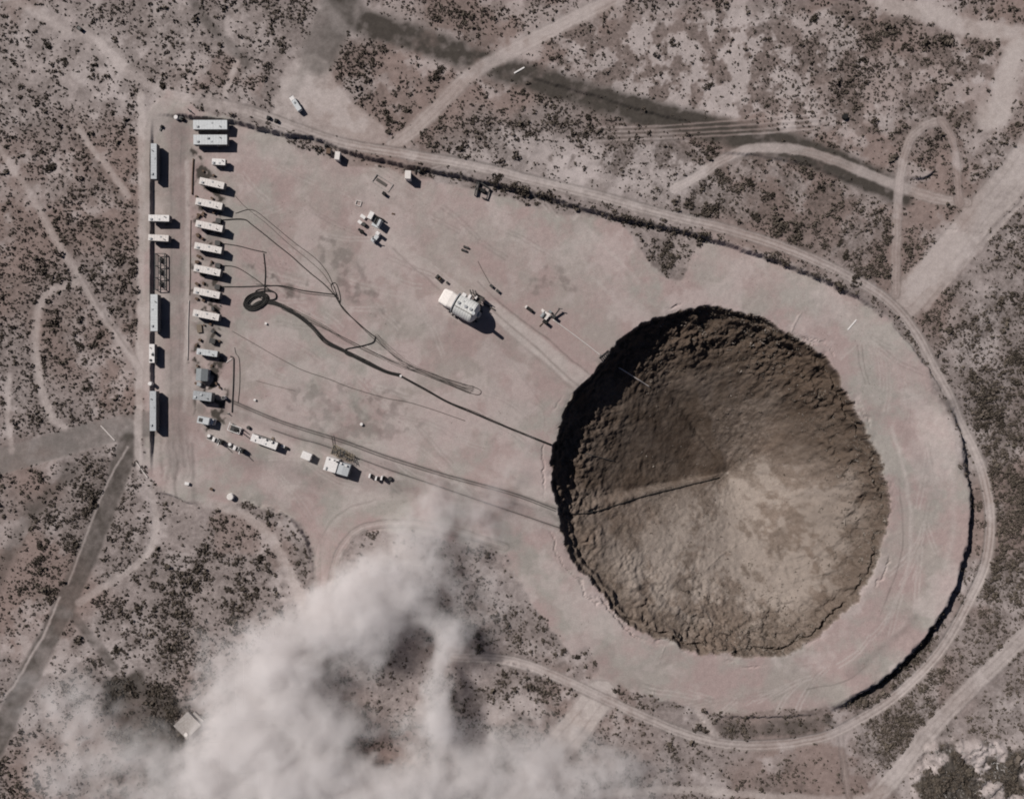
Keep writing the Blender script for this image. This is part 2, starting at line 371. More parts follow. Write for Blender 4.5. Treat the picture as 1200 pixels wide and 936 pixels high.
# ------------------------------------------------------------------ relief
def bank(pts, H, w=1.0, L=30, side=1, warp=1.2, fine=1.2, both=True):
    """a step of H metres whose high side is on the given hand of the polyline; the step dies away over L metres"""
    global Z
    D, sd = dist(pts, L * 3, 5, warp=warp, fine=fine)
    s = D * sd * side
    q = [W(p) for p in (pts[0], pts[1], pts[-2], pts[-1])]
    ends = 1.0; tot = sum(math.dist(W(a), W(b)) for a, b in zip(pts[:-1], pts[1:])); er = min(22.0, tot / 3)
    for (a, b) in ((q[0], q[1]), (q[3], q[2])):
        ln = math.hypot(b[0] - a[0], b[1] - a[1])
        al = ((X - a[0]) * (b[0] - a[0]) + (Y - a[1]) * (b[1] - a[1])) / ln
        nr = np.hypot(X - a[0], Y - a[1]) < L * 3
        ends = ends * np.where(nr, sstep(-2.0, er, al), 1.0)
    up = sstep(-w, w, s) - 0.5
    Z += np.where(D < L * 3, H * up * np.exp(-np.maximum(D - w, 0) / L) * ends, 0).astype(np.float32)

Z += (fbm(X, Y, 90, 3, 40) - 0.5) * 1.6 * (1 - padm) * (1 - ROADM * 0.6)
N_EDGE = [(180, 134), (230, 138), (285, 146), (330, 158), (366, 162), (400, 176), (440, 188), (482, 196), (540, 208), (600, 222), (660, 238), (720, 255), (800, 272), (880, 296), (950, 322), (1010, 352), (1042, 378)]
bank(N_EDGE, 2.6, 0.8, 12, side=-1)
bank([(1038, 374), (1060, 398), (1085, 428), (1112, 470)], 1.2, 0.6, 12, side=1)
bank([(1108, 465), (1124, 500), (1134, 552), (1137, 600), (1131, 645), (1117, 690), (1092, 735), (1058, 775), (1020, 806), (985, 826), (960, 832)], 6.6, 3.0, 26, side=1, warp=3.0, fine=1.5)
bank([(178, 560), (178, 480), (178, 380), (178, 260), (178, 136)], 1.6, 0.45, 10, side=-1, fine=0.4, warp=0.3)
bank([(182, 574), (205, 582), (232, 594)], 1.4, 0.6, 8, side=-1)
bank([(280, 585), (310, 592), (340, 608), (360, 634), (367, 668)], 1.5, 0.7, 8, side=1)
bank([(560, 775), (600, 778), (640, 795)], 1.2, 0.6, 8, side=1)
bank([(830, 838), (900, 840), (965, 836)], 1.3, 0.7, 8, side=-1)
bank([(815, 832), (826, 848), (836, 860)], 1.0, 0.5, 5, side=-1)
bank([(1062, 208), (1078, 210), (1092, 204), (1097, 194)], 1.2, 0.6, 5, side=-1)
bank([(590, 76), (640, 96), (700, 114), (760, 132), (830, 148)], 0.9, 0.8, 8, side=-1)
bank([(818, 178), (880, 182), (950, 195), (1030, 228)], 0.8, 0.8, 8, side=-1)
Db, _ = dist(N_EDGE, 5, 5, warp=1.2, fine=1.2)
str_ = np.exp(-(Db / 1.3) ** 2) * sstep(.42, .6, fbm(X, Y, 20, 3, 97)) * sstep(-60, -20, X)
DENS = DENS + 1.6 * str_; CLEAR = CLEAR * (1 - .9 * str_); padm = padm * (1 - .8 * str_)
# spoil heap and broken ground in the corner
heap = blur(inside([(1066, 910), (1098, 872), (1150, 866), (1230, 880), (1230, 980), (1100, 980), (1080, 945)], 8, 4), 8)
Z += heap * (1.6 + 9.0 * (fbm(X, Y, 11, 4, 50, 0.6) - 0.44))
hn = sstep(.46, .56, fbm(X, Y, 9, 3, 51))
DENS = DENS * (1 - heap) + heap * 2.0 * hn
PALE = np.clip(PALE * (1 - heap) + heap * (1 - hn) * 0.7, 0, 1)
DARK = np.maximum(DARK, heap * hn * 1.0)
Z += 0.5 * (n3 - 0.5) * DENS * (1 - CLEAR) + 0.06 * (fbm(X, Y, 1.5, 2, 52) - 0.5)
Z += 0.10 * (fbm(X, Y, 3.0, 3, 53) - 0.5) * padm

# crater
APEX = np.array(W((884, 564)))
Dr, _ = dist(RIM, 110, 4, closed=True, warp=5.5, fine=2.2)
da = np.hypot(X - APEX[0], Y - APEX[1])
TT = t = Dr / (Dr + da + 1e-3)
th = np.arctan2(Y - APEX[1], X - APEX[0])               # 0 = east, + = north
cx, cy = W((845, 567))
wth = np.arctan2(Y - cy, X - cx)
wall = 2.5 + 1.0 * np.cos(wth - math.radians(150)) + 1.2 * (fbm(X, Y, 14, 3, 60) - 0.5)
wall = np.clip(wall, 1.3, 7)
KNW = (0.5 + 0.5 * np.cos(wth - math.radians(128))) ** 1.3
prof = wall * sstep(0, 1.5, Dr) + (41.0 - wall) * ((1 - KNW) * (0.72 * t + 0.28 * (1 - (1 - t) ** 1.6)) + KNW * (1 - (1 - t) ** 1.16))
dth = lambda a: (th - math.radians(a) + math.pi) % (2 * math.pi) - math.pi
slump = sstep(-0.05, 0.05, dth(118)) * sstep(-0.035, 0.035, -dth(189)) * 2.6 * sstep(0.02, 0.15, t) * (1 - sstep(0.85, 1.0, t))
hump = sstep(-0.02, 0.62, dth(188.5)) * (1 - sstep(0.75, 1.6, dth(189))) * 4.2 * np.sin(math.pi * np.clip(t, 0, 1)) ** 0.8
slump -= hump
slump += 2.2 * np.exp(-(dth(128) / 0.07) ** 2) * sstep(0.1, 0.3, t) * (1 - sstep(0.9, 1.0, t))
ap = 1 - np.exp(-(da / 16) ** 2)
gx = (fbm(5 * np.cos(th) + WARPX * .6, 5 * np.sin(th) + t * 1.2, 1.0, 4, 61) - 0.5) * ap
ring = fbm(Dr * 1.0 + 8 * WARPX + 30 * np.cos(th), Dr * 0.2 + 30 * np.sin(th), 5.0, 4, 62, .6) - 0.5
rub = (fbm(X, Y, 5, 5, 63, 0.62) - 0.5) * (0.35 + 1.5 * sstep(.38, .62, fbm(X, Y, 30, 3, 67))) + 1.2 * (fbm(X, Y, 22, 3, 68) - .5)
rub2 = (fbm(X, Y, 1.8, 3, 64) - 0.5) * (.4 + 1.3 * sstep(.4, .6, fbm(X, Y, 17, 3, 76)))
rub3 = -np.abs(fbm(X, Y, 4.0, 3, 74) - 0.5) * 2.0 * sstep(.45, .62, fbm(X, Y, 13, 3, 75))
edge = 1 - sstep(0.05, 0.42, t)
east = 0.5 + 0.5 * np.cos(wth - math.radians(10))
prof = prof + slump * ap + (gx * 0.9 * sstep(.05, .2, t) + ring * (0.7 + 4.2 * edge * (0.35 + east)) + rub * (0.6 + 1.9 * edge) + rub2 * (0.35 + 1.5 * edge) + rub3 * (0.25 + 1.6 * edge)) * sstep(0.5, 3, Dr)
scarp = sstep(3.5, 4.5, Dr + 2.5 * (n3 - .5)) * (1 - sstep(4.5, 16, Dr)) * 1.8 * sstep(.35, .6, fbm(X, Y, 20, 2, 66))
moat = (1.9 * np.exp(-((Dr - 1.7 - 2.2 * (fbm(X, Y, 9, 3, 82) - .5)) / 0.75) ** 2) * sstep(.40, .52, fbm(X, Y, 13, 3, 83)) - 0.9 * np.exp(-((Dr - 4.0 - 3 * (fbm(X, Y, 9, 3, 82) - .5)) / 1.3) ** 2)) * sstep(-.5, .3, np.cos(wth - math.radians(-38)))
prof = prof + scarp + moat
CM = crat.astype(np.float32)
Z -= CM * prof
# slumped lip and tension cracks just outside the rim
lip = (~crat) * np.exp(-Dr / 1.2) * 0.5 * sstep(.45, .7, fbm(X, Y, 6, 2, 65))
Z -= lip
# cracks and dropped slabs following the rim
cr1 = np.exp(-((Dr - 2.3 - 2.6 * (fbm(X, Y, 11, 3, 77) - .5)) / 0.34) ** 2) * sstep(.60, .68, fbm(X, Y, 24, 2, 78))
cr2 = np.exp(-((Dr - 4.6 - 4.0 * (fbm(X, Y, 15, 3, 79) - .5)) / 0.30) ** 2) * sstep(.62, .70, fbm(X, Y, 26, 2, 80))
slab = (1 - sstep(2.0, 2.6, Dr - 2.6 * (fbm(X, Y, 11, 3, 77) - .5))) * sstep(.60, .68, fbm(X, Y, 24, 2, 78))
Z -= (~crat) * (0.9 * cr1 + 0.6 * cr2 + 0.35 * slab + 0.25 * slab * (fbm(X, Y, 1.6, 2, 81) - .5) * 2)
CLEAR = np.maximum(CLEAR, blur(crat, 1)); LIGHT *= (1 - CM); DARK *= (1 - CM); GREY *= (1 - CM)
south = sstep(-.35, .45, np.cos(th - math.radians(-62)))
PALE = np.where(crat, np.clip(sstep(0.42, 0.58, .6 * fbm(X, Y, 18, 6, 70, .68) + .4 * fbm(X, Y, 5, 4, 84, .65)) * (0.22 + 0.78 * south) * sstep(.04, .22, t) + .22 * south * sstep(.1, .3, t), 0, 1), PALE).astype(np.float32)  # crater's south side painted paler to carry its sunlit brightness
RED = np.where(crat, sstep(.5, .7, fbm(X, Y, 18, 3, 71)) * .8, RED).astype(np.float32)
LITTER_SHADE = np.clip(1.15 * DENS, 0, 1.6) * (1 - CLEAR)
LITTER_SHADE = np.clip(LITTER_SHADE + .35 * (1 - CLEAR) * region([(1108, 400), (1240, 330), (1240, 740), (1150, 800), (1060, 900), (1000, 880), (1090, 790), (1165, 660), (1170, 590), (1140, 500)]), 0, 1.6)
LITTER_SHADE = np.where(crat, np.clip(np.maximum((1 - sstep(.14, .60, t + .6 * (fbm(X, Y, 22, 4, 72) - .5))) * (.50 + .60 * np.cos(wth - math.radians(72))), 1.0 * sstep(-.03, .10, dth(112) + .25 * WARPX) * sstep(-.02, .06, -dth(187) + .2 * WARPY) * (.62 + 1.2 * (fbm(X, Y, 10, 4, 73) - .35)) * (1 - .6 * sstep(.9, 1, t))), 0, 1), LITTER_SHADE).astype(np.float32)  # crater: darker soil northward, and the north-west wedge's shade painted in

# beyond the surveyed square the desert runs on evenly to the horizon
FAR = np.clip(np.maximum((np.abs(X) - 285) / 60, (np.abs(Y) - 232) / 60), 0, 1)
for A_, v_ in ((PALE, .25), (RED, .3), (LITTER_SHADE, .5), (LIGHT, 0), (DARK, 0), (GREY, 0)):
    A_ += (v_ - A_) * FAR
Z *= 1 - FAR

def height(x, y):
    i = np.clip(np.searchsorted(GX, x) - 1, 0, NX - 2); j = np.clip(np.searchsorted(GY, y) - 1, 0, NY - 2)
    u = (x - GX[i]) / (GX[i + 1] - GX[i]); v = (y - GY[j]) / (GY[j + 1] - GY[j])
    return Z[j, i] * (1 - u) * (1 - v) + Z[j, i + 1] * u * (1 - v) + Z[j + 1, i] * (1 - u) * v + Z[j + 1, i + 1] * u * v
def hz(x, y):
    return float(height(np.array([x]), np.array([y]))[0])
def bil(A, x, y):
    i = np.clip(np.searchsorted(GX, x) - 1, 0, NX - 2); j = np.clip(np.searchsorted(GY, y) - 1, 0, NY - 2)
    return A[j, i]

# level the standings of the buildings a little
# ------------------------------------------------------------------ materials
def mat(name, col, rough=0.8, metal=0.0, noise=0.12, scale=1.5, spec=0.3):
    m = bpy.data.materials.new(name); m.use_nodes = True
    nt = m.node_tree; b = nt.nodes['Principled BSDF']
    b.inputs['Roughness'].default_value = rough; b.inputs['Metallic'].default_value = metal
    b.inputs['Specular IOR Level'].default_value = spec
    tc = nt.nodes.new('ShaderNodeTexCoord'); nz = nt.nodes.new('ShaderNodeTexNoise')
    nz.inputs['Scale'].default_value = scale; nz.inputs['Detail'].default_value = 5; nz.inputs['Roughness'].default_value = 0.65
    nt.links.new(tc.outputs['Object'], nz.inputs['Vector'])
    mr = nt.nodes.new('ShaderNodeMapRange')
    mr.inputs[1].default_value = 0.3; mr.inputs[2].default_value = 0.7; mr.inputs[3].default_value = 1 - noise * 1.6; mr.inputs[4].default_value = 1 + noise * 0.7
    nt.links.new(nz.outputs['Fac'], mr.inputs[0])
    vm = nt.nodes.new('ShaderNodeVectorMath'); vm.operation = 'SCALE'; vm.inputs[0].default_value = col
    nt.links.new(mr.outputs[0], vm.inputs['Scale'])
    nt.links.new(vm.outputs[0], b.inputs['Base Color'])
    return m
M = dict(
    cream=mat('cream_paint', (0.66, 0.615, 0.59)), white=mat('white_paint', (0.70, 0.67, 0.66), noise=0.1), bluewhite=mat('cool_white_metal', (0.50, 0.515, 0.53), 0.55),
    silver=mat('silver_roof', (0.42, 0.435, 0.455), 0.6, 0.0), side=mat('shaded_van_side', (0.17, 0.165, 0.165), 0.8), grey=mat('grey_sheet', (0.33, 0.34, 0.355), 0.6), slate=mat('slate_roof', (0.22, 0.235, 0.245), 0.7),  # trailer sides darkened to carry their shade in the paint
    dark=mat('dark_steel', (0.045, 0.043, 0.042), 0.6), black=mat('black_rubber', (0.014, 0.013, 0.013), 0.8), rust=mat('rusty_steel', (0.13, 0.085, 0.06), 0.85, noise=0.3),
    wood=mat('weathered_timber', (0.20, 0.16, 0.125), 0.9, noise=0.25, scale=3), glass=mat('dark_glass', (0.02, 0.022, 0.025), 0.15, spec=0.5), cable=mat('black_cable', (0.016, 0.0145, 0.0135), 0.7),
    greycable=mat('dusty_cable', (0.085, 0.075, 0.068), 0.8), palepipe=mat('pale_pipe', (0.52, 0.47, 0.45), 0.6), concrete=mat('concrete', (0.34, 0.31, 0.295), 0.9, noise=0.2),
    tank=mat('white_tank', (0.66, 0.655, 0.64), 0.55), tan=mat('tan_lattice', (0.24, 0.20, 0.15), 0.7), rock=mat('spoil_rock', (0.30, 0.28, 0.265), 0.95, noise=0.3))

def ground_material():
    m = bpy.data.materials.new('desert_ground'); m.use_nodes = True
    nt = m.node_tree; N = nt.nodes; Lk = nt.links
    b = N['Principled BSDF']; b.inputs['Roughness'].default_value = 0.95; b.inputs['Specular IOR Level'].default_value = 0.1
    geo = N.new('ShaderNodeNewGeometry')
    def noise(scale, detail=5, rough=0.6):
        n = N.new('ShaderNodeTexNoise'); n.inputs['Scale'].default_value = scale; n.inputs['Detail'].default_value = detail; n.inputs['Roughness'].default_value = rough
        Lk.new(geo.outputs['Position'], n.inputs['Vector']); return n.outputs['Fac']
    def ramp(x, a, b_, lo=0.0, hi=1.0):
        r = N.new('ShaderNodeMapRange'); r.inputs[1].default_value = a; r.inputs[2].default_value = b_; r.inputs[3].default_value = lo; r.inputs[4].default_value = hi
        Lk.new(x, r.inputs[0]); return r.outputs[0]
    def mix(f, a, b_):
        x = N.new('ShaderNodeMix'); x.data_type = 'RGBA'
        for sck, v in ((x.inputs[0], f), (x.inputs[6], a), (x.inputs[7], b_)):
            if isinstance(v, tuple): sck.default_value = (*v, 1)
            elif isinstance(v, float): sck.default_value = v
            else: Lk.new(v, sck)
        return x.outputs[2]
    def mul(a, b_):
        x = N.new('ShaderNodeMath'); x.operation = 'MULTIPLY'
        for sck, v in ((x.inputs[0], a), (x.inputs[1], b_)):
            if isinstance(v, float): sck.default_value = v
            else: Lk.new(v, sck)
        return x.outputs[0]
    a1 = N.new('ShaderNodeAttribute'); a1.attribute_name = 'cover'; s1 = N.new('ShaderNodeSeparateColor'); Lk.new(a1.outputs['Color'], s1.inputs[0])
    a2 = N.new('ShaderNodeAttribute'); a2.attribute_name = 'soil'; s2 = N.new('ShaderNodeSeparateColor'); Lk.new(a2.outputs['Color'], s2.inputs[0])
    light, dark, grey, pad = s1.outputs[0], s1.outputs[1], s1.outputs[2], a1.outputs['Alpha']
    crater, litter_shade, pale, red = s2.outputs[0], s2.outputs[1], s2.outputs[2], a2.outputs['Alpha']
    nA = noise(0.05, 4); nB = noise(0.35, 6, 0.65); nC = noise(1.6, 4, 0.7); nE = noise(0.55, 6, 0.68); nD = noise(0.012, 3)
    scrub = mix(ramp(nB, 0.35, 0.65), (0.222, 0.186, 0.178), (0.312, 0.266, 0.256))
    scrub = mix(mul(red, 0.6), scrub, (0.225, 0.155, 0.135))
    scrub = mix(mul(pale, 0.85), scrub, (0.46, 0.405, 0.396))
    scrub = mix(mul(mul(litter_shade, ramp(nE, 0.36, 0.58, 0.45, 1.0)), 0.82), scrub, (0.082, 0.066, 0.059))
    padc = mix(ramp(nA, 0.42, 0.58), (0.322, 0.250, 0.240), (0.300, 0.274, 0.254))
    padc = mix(mul(red, 0.35), padc, (0.298, 0.228, 0.216))
    padc = mix(mul(pale, 0.70), padc, (0.420, 0.360, 0.348))
    c = mix(pad, scrub, padc)
    cr = mix(ramp(nB, 0.35, 0.68), (0.110, 0.084, 0.068), (0.178, 0.142, 0.121))
    cr = mix(ramp(nE, 0.40, 0.62, 0.0, 0.55), cr, (0.085, 0.064, 0.051))
    cr = mix(ramp(nC, 0.55, 0.72, 0.0, 0.45), cr, (0.255, 0.215, 0.190))
    cr = mix(ramp(nC, 0.46, 0.30, 0.0, 0.5), cr, (0.070, 0.053, 0.043))
    cr = mix(mul(red, 0.4), cr, (0.150, 0.108, 0.085))
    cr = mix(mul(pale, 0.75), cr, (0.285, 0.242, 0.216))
    cr = mix(mul(litter_shade, ramp(nC, 0.30, 0.60, 0.35, 1.0)), cr, (0.060, 0.042, 0.031))  # in the crater this dark brown also stands in for wedge shade
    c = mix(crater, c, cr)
    c = mix(grey, c, mix(nB, (0.128, 0.113, 0.105), (0.165, 0.149, 0.141)))
    c = mix(light, c, mix(nB, (0.36, 0.312, 0.295), (0.455, 0.405, 0.388)))
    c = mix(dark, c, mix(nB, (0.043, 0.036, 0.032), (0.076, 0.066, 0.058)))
    v = N.new('ShaderNodeVectorMath'); v.operation = 'SCALE'; Lk.new(c, v.inputs[0])
    Lk.new(mul(ramp(nC, 0.25, 0.75, 0.84, 1.14), ramp(nB, 0.25, 0.75, 0.90, 1.09)), v.inputs['Scale'])
    Lk.new(v.outputs[0], b.inputs['Base Color'])
    bp = N.new('ShaderNodeBump'); bp.inputs['Strength'].default_value = 0.5; bp.inputs['Distance'].default_value = 0.12
    Lk.new(noise(2.2, 5, 0.7), bp.inputs['Height']); Lk.new(bp.outputs[0], b.inputs['Normal'])
    return m
GM = ground_material()

sp = 0.80
gx_, gy_ = np.meshgrid(np.arange(-294, 294, sp), np.arange(-242, 242, sp))
bx_ = gx_.ravel() + RNG.uniform(-.5, .5, gx_.size) * sp; by_ = gy_.ravel() + RNG.uniform(-.5, .5, gx_.size) * sp
den = np.clip(bil(DENS, bx_, by_), 0, 1.7) * (1 - np.clip(bil(CLEAR, bx_, by_), 0, 1) * 1.15)
den *= 1 - 0.6 * np.clip(bil(PALE, bx_, by_), 0, 1)
clump = fbm(bx_.astype(np.float32), by_.astype(np.float32), 4.2, 3, 90)
prob = np.clip(den, 0, 1.6) * sstep(0.30, 0.60, 0.65 * clump + 0.35 * fbm(bx_.astype(np.float32), by_.astype(np.float32), 11, 3, 91)) * 0.80
fin = np.zeros_like(X)
for pts, k in [([(1108, 400), (1240, 330), (1240, 740), (1150, 800), (1060, 900), (1000, 880), (1090, 790), (1165, 660), (1170, 590), (1140, 500)], 1.0), ([(40, 560), (150, 530), (100, 660), (20, 760), (-20, 720)], .5), ([(-20, 120), (170, 130), (160, 500), (-20, 520)], .55), ([(880, 40), (1160, 50), (1100, 140), (880, 150)], .6)]:
    fin = np.maximum(fin, k * region(pts))
fin = bil(fin, bx_, by_) * (1 - np.clip(1.2 * bil(CLEAR, bx_, by_), 0, 1))
speck = (0.05 + 0.30 * fin) * (1 - np.clip(1.2 * bil(CLEAR, bx_, by_), 0, 1)) * (0.3 + 1.4 * fbm(bx_.astype(np.float32), by_.astype(np.float32), 3, 2, 92))
prob = np.maximum(prob, speck)
sel = RNG.random(len(bx_)) < prob
bx_, by_, dn = bx_[sel], by_[sel], den[sel]
# leaf litter and root mounds darken the soil under and around the bushes
hist, _, _ = np.histogram2d(by_, bx_, bins=[GY, GX])
halo = np.zeros_like(Z); halo[:-1, :-1] = hist
halo = blur(halo, 5)
mott = sstep(.47, .60, fbm(X, Y, 8, 5, 99, .6)) * (1 - CLEAR) * np.clip(.35 + .9 * region([(560, 100), (700, 20), (1040, 10), (1170, 60), (1140, 140), (830, 215), (640, 190)], 20, 6, 6) + .3 * n1, 0, 1)
HALO = np.clip(halo * 2.6, 0, .85)
for pts, k_ in [([(815, 190), (870, 180), (945, 192), (1042, 238), (1046, 332), (1000, 316), (900, 276), (805, 246)], .75), ([(-20, 240), (40, 250), (60, 340), (50, 520), (-20, 540)], .40), ([(60, 340), (130, 400), (150, 500), (60, 510)], .35),
                ([(1120, 400), (1240, 380), (1240, 600), (1165, 560)], .45), ([(60, 570), (140, 535), (100, 650), (30, 740)], .4), ([(215, 20), (290, 40), (310, 110), (200, 110)], .3)]:
    HALO = np.maximum(HALO, k_ * region(pts, 16, 6, 5) * (.35 + 1.1 * fbm(X, Y, 7, 4, 105)) * (1 - CLEAR))
LITTER_SHADE = np.where(crat, LITTER_SHADE, np.clip(np.maximum(.55 * LITTER_SHADE, HALO) + .55 * mott, 0, 1)).astype(np.float32)
LITTER_SHADE += (.5 - LITTER_SHADE) * FAR
PALE = np.where(crat, PALE, PALE * (1 - .8 * mott)).astype(np.float32)
# ------------------------------------------------------------------ ground sheet, split along its borders into ground, pad, road and crater
def build_ground():
    zx = np.gradient(Z, GX, axis=1); zy = np.gradient(Z, GY, axis=0)
    nrm = np.stack([-zx, -zy, np.ones_like(Z)], -1); nrm /= np.linalg.norm(nrm, axis=-1, keepdims=True); nrm = nrm.reshape(-1, 3).astype(np.float32)
    co = np.stack([X, Y, Z], -1).reshape(-1, 3).astype(np.float32)
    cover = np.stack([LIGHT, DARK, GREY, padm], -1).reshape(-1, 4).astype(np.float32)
    soil = np.stack([blur(crat, 1), LITTER_SHADE, PALE, RED], -1).reshape(-1, 4).astype(np.float32)
    np.clip(cover, 0, 1, out=cover); np.clip(soil, 0, 1, out=soil)
    idx = np.arange(NX * NY, dtype=np.int32).reshape(NY, NX)
    quad = np.stack([idx[:-1, :-1], idx[:-1, 1:], idx[1:, 1:], idx[1:, :-1]], -1).reshape(-1, 4)
    cls = np.zeros(X.shape, np.int8)
    cls[padm > 0.5] = 1
    cls[ROADM > 0.5] = np.where(padm[ROADM > 0.5] > 0.8, 1, 2)
    cls[crat] = 3
    cls = cls[:-1, :-1].reshape(-1)
    for k, name in ((0, 'ground'), (1, 'pad_ground'), (2, 'road'), (3, 'crater_ground')):
        f = quad[cls == k]
        used = np.unique(f); re = np.full(NX * NY, -1, np.int32); re[used] = np.arange(len(used), dtype=np.int32)
        f = re[f]
        me = bpy.data.meshes.new(name)
        me.vertices.add(len(used)); me.vertices.foreach_set('co', co[used].ravel())
        me.loops.add(f.size); me.loops.foreach_set('vertex_index', f.ravel())
        me.polygons.add(len(f)); me.polygons.foreach_set('loop_start', np.arange(0, f.size, 4, dtype=np.int32))
        me.polygons.foreach_set('use_smooth', np.ones(len(f), bool))
        me.update()
        for nm, arr in (('cover', cover), ('soil', soil)):
            at = me.attributes.new(nm, 'FLOAT_COLOR', 'POINT'); at.data.foreach_set('color', arr[used].ravel())
        me.normals_split_custom_set_from_vertices(nrm[used])
        me.materials.append(GM)
        o = bpy.data.objects.new(name, me); C.objects.link(o); o['kind'] = 'structure'
build_ground()

# ------------------------------------------------------------------ object helpers
class MB:
    def __init__(self):
        self.bm = bmesh.new()
    def box(self, c, s, rz=0.0, bevel=0.0, mtx=None):
        m = Matrix.Translation(c) @ Matrix.Rotation(rz, 4, 'Z') @ Matrix.Diagonal((s[0], s[1], s[2], 1))
        if mtx is not None: m = mtx @ m
        r = bmesh.ops.create_cube(self.bm, size=1.0, matrix=m)
        if bevel:
            es = list({e for v in r['verts'] for e in v.link_edges})
            bmesh.ops.bevel(self.bm, geom=es, offset=bevel, segments=2, affect='EDGES')
        return self
    def cyl(self, a, b, r, r2=None, n=14, caps=True):
        a = Vector(a); b = Vector(b); d = b - a
        q = d.to_track_quat('Z', 'Y').to_matrix().to_4x4()
        bmesh.ops.create_cone(self.bm, cap_ends=caps, segments=n, radius1=r, radius2=r if r2 is None else r2, depth=d.length, matrix=Matrix.Translation((a + b) / 2) @ q)
        return self
    def bar(self, a, b, t=0.12):
        a = Vector(a); b = Vector(b); d = b - a
        q = d.to_track_quat('Z', 'Y').to_matrix().to_4x4()
        bmesh.ops.create_cube(self.bm, size=1.0, matrix=Matrix.Translation((a + b) / 2) @ q @ Matrix.Diagonal((t, t, d.length, 1)))
        return self
    def prism(self, pts, y0, y1):
        """outline in x,z pushed along y"""
        va = [self.bm.verts.new((x, y0, z)) for x, z in pts]; vb = [self.bm.verts.new((x, y1, z)) for x, z in pts]
        self.bm.faces.new(va); self.bm.faces.new(vb[::-1])
        for i in range(len(pts)):
            self.bm.faces.new((va[i - 1], vb[i - 1], vb[i], va[i]))
        return self
    def lathe_x(self, prof, n=36):
        """profile of (x, r) revolved about the x axis"""
        rings = []
        for x, r in prof:
            rings.append([self.bm.verts.new((x, r * math.cos(2 * math.pi * k / n), r * math.sin(2 * math.pi * k / n))) for k in range(n)])
        for a, b in zip(rings[:-1], rings[1:]):
            for k in range(n):
                self.bm.faces.new((a[k - 1], a[k], b[k], b[k - 1]))
        self.bm.faces.new(rings[0]); self.bm.faces.new(rings[-1][::-1])
        return self
    def build(self, name, m, parent=None, smooth=False, label=None):
        bmesh.ops.recalc_face_normals(self.bm, faces=self.bm.faces)
        me = bpy.data.meshes.new(name); self.bm.to_mesh(me); self.bm.free()
        me.materials.append(m)
        if smooth:
            for p in me.polygons: p.use_smooth = True
        o = bpy.data.objects.new(name, me); C.objects.link(o)
        if parent is not None: o.parent = parent
        if label: o['label'] = label
        return o

def tag(o, label, cat, group=None):
    o['label'] = label; o['category'] = cat
    if group: o['group'] = group
    return o
def thing(name, label, cat, p, rot=0.0, h=0.0, group=None, sink=0.0):
    """p: pixel of the thing's top (h metres up); rot: degrees clockwise in the photo"""
    o = bpy.data.objects.new(name, None); C.objects.link(o); o.empty_display_size = 0.5
    x, y = P(p, h)
    o.location = (x, y, hz(x, y) - sink); o.rotation_euler = (0, 0, math.radians(-rot))
    return tag(o, label, cat, group)
def copy_tree(o, parent=None):
    c = o.copy(); C.objects.link(c)
    if parent is not None: c.parent = parent
    for ch in [k for k in bpy.data.objects if k.parent == o]:
        copy_tree(ch, c)
    return c
def put(o, p, rot, h, label=None, group=None):
    x, y = P(p, h); o.location = (x, y, hz(x, y)); o.rotation_euler = (0, 0, math.radians(-rot))
    if label: o['label'] = label
    if group: o['group'] = group

# ------------------------------------------------------------------ trailers
def wheel(parent, x, y, r=0.5, w=0.32):
    t = MB().cyl((x, y - w / 2, r), (x, y + w / 2, r), r, n=16).build('wheel', M['black'], parent)
    s = 1 if y > 0 else -1
    MB().cyl((x, y + s * w / 2, r), (x, y + s * (w / 2 + 0.04), r), r * 0.5, n=12).build('rim', M['grey'], t)

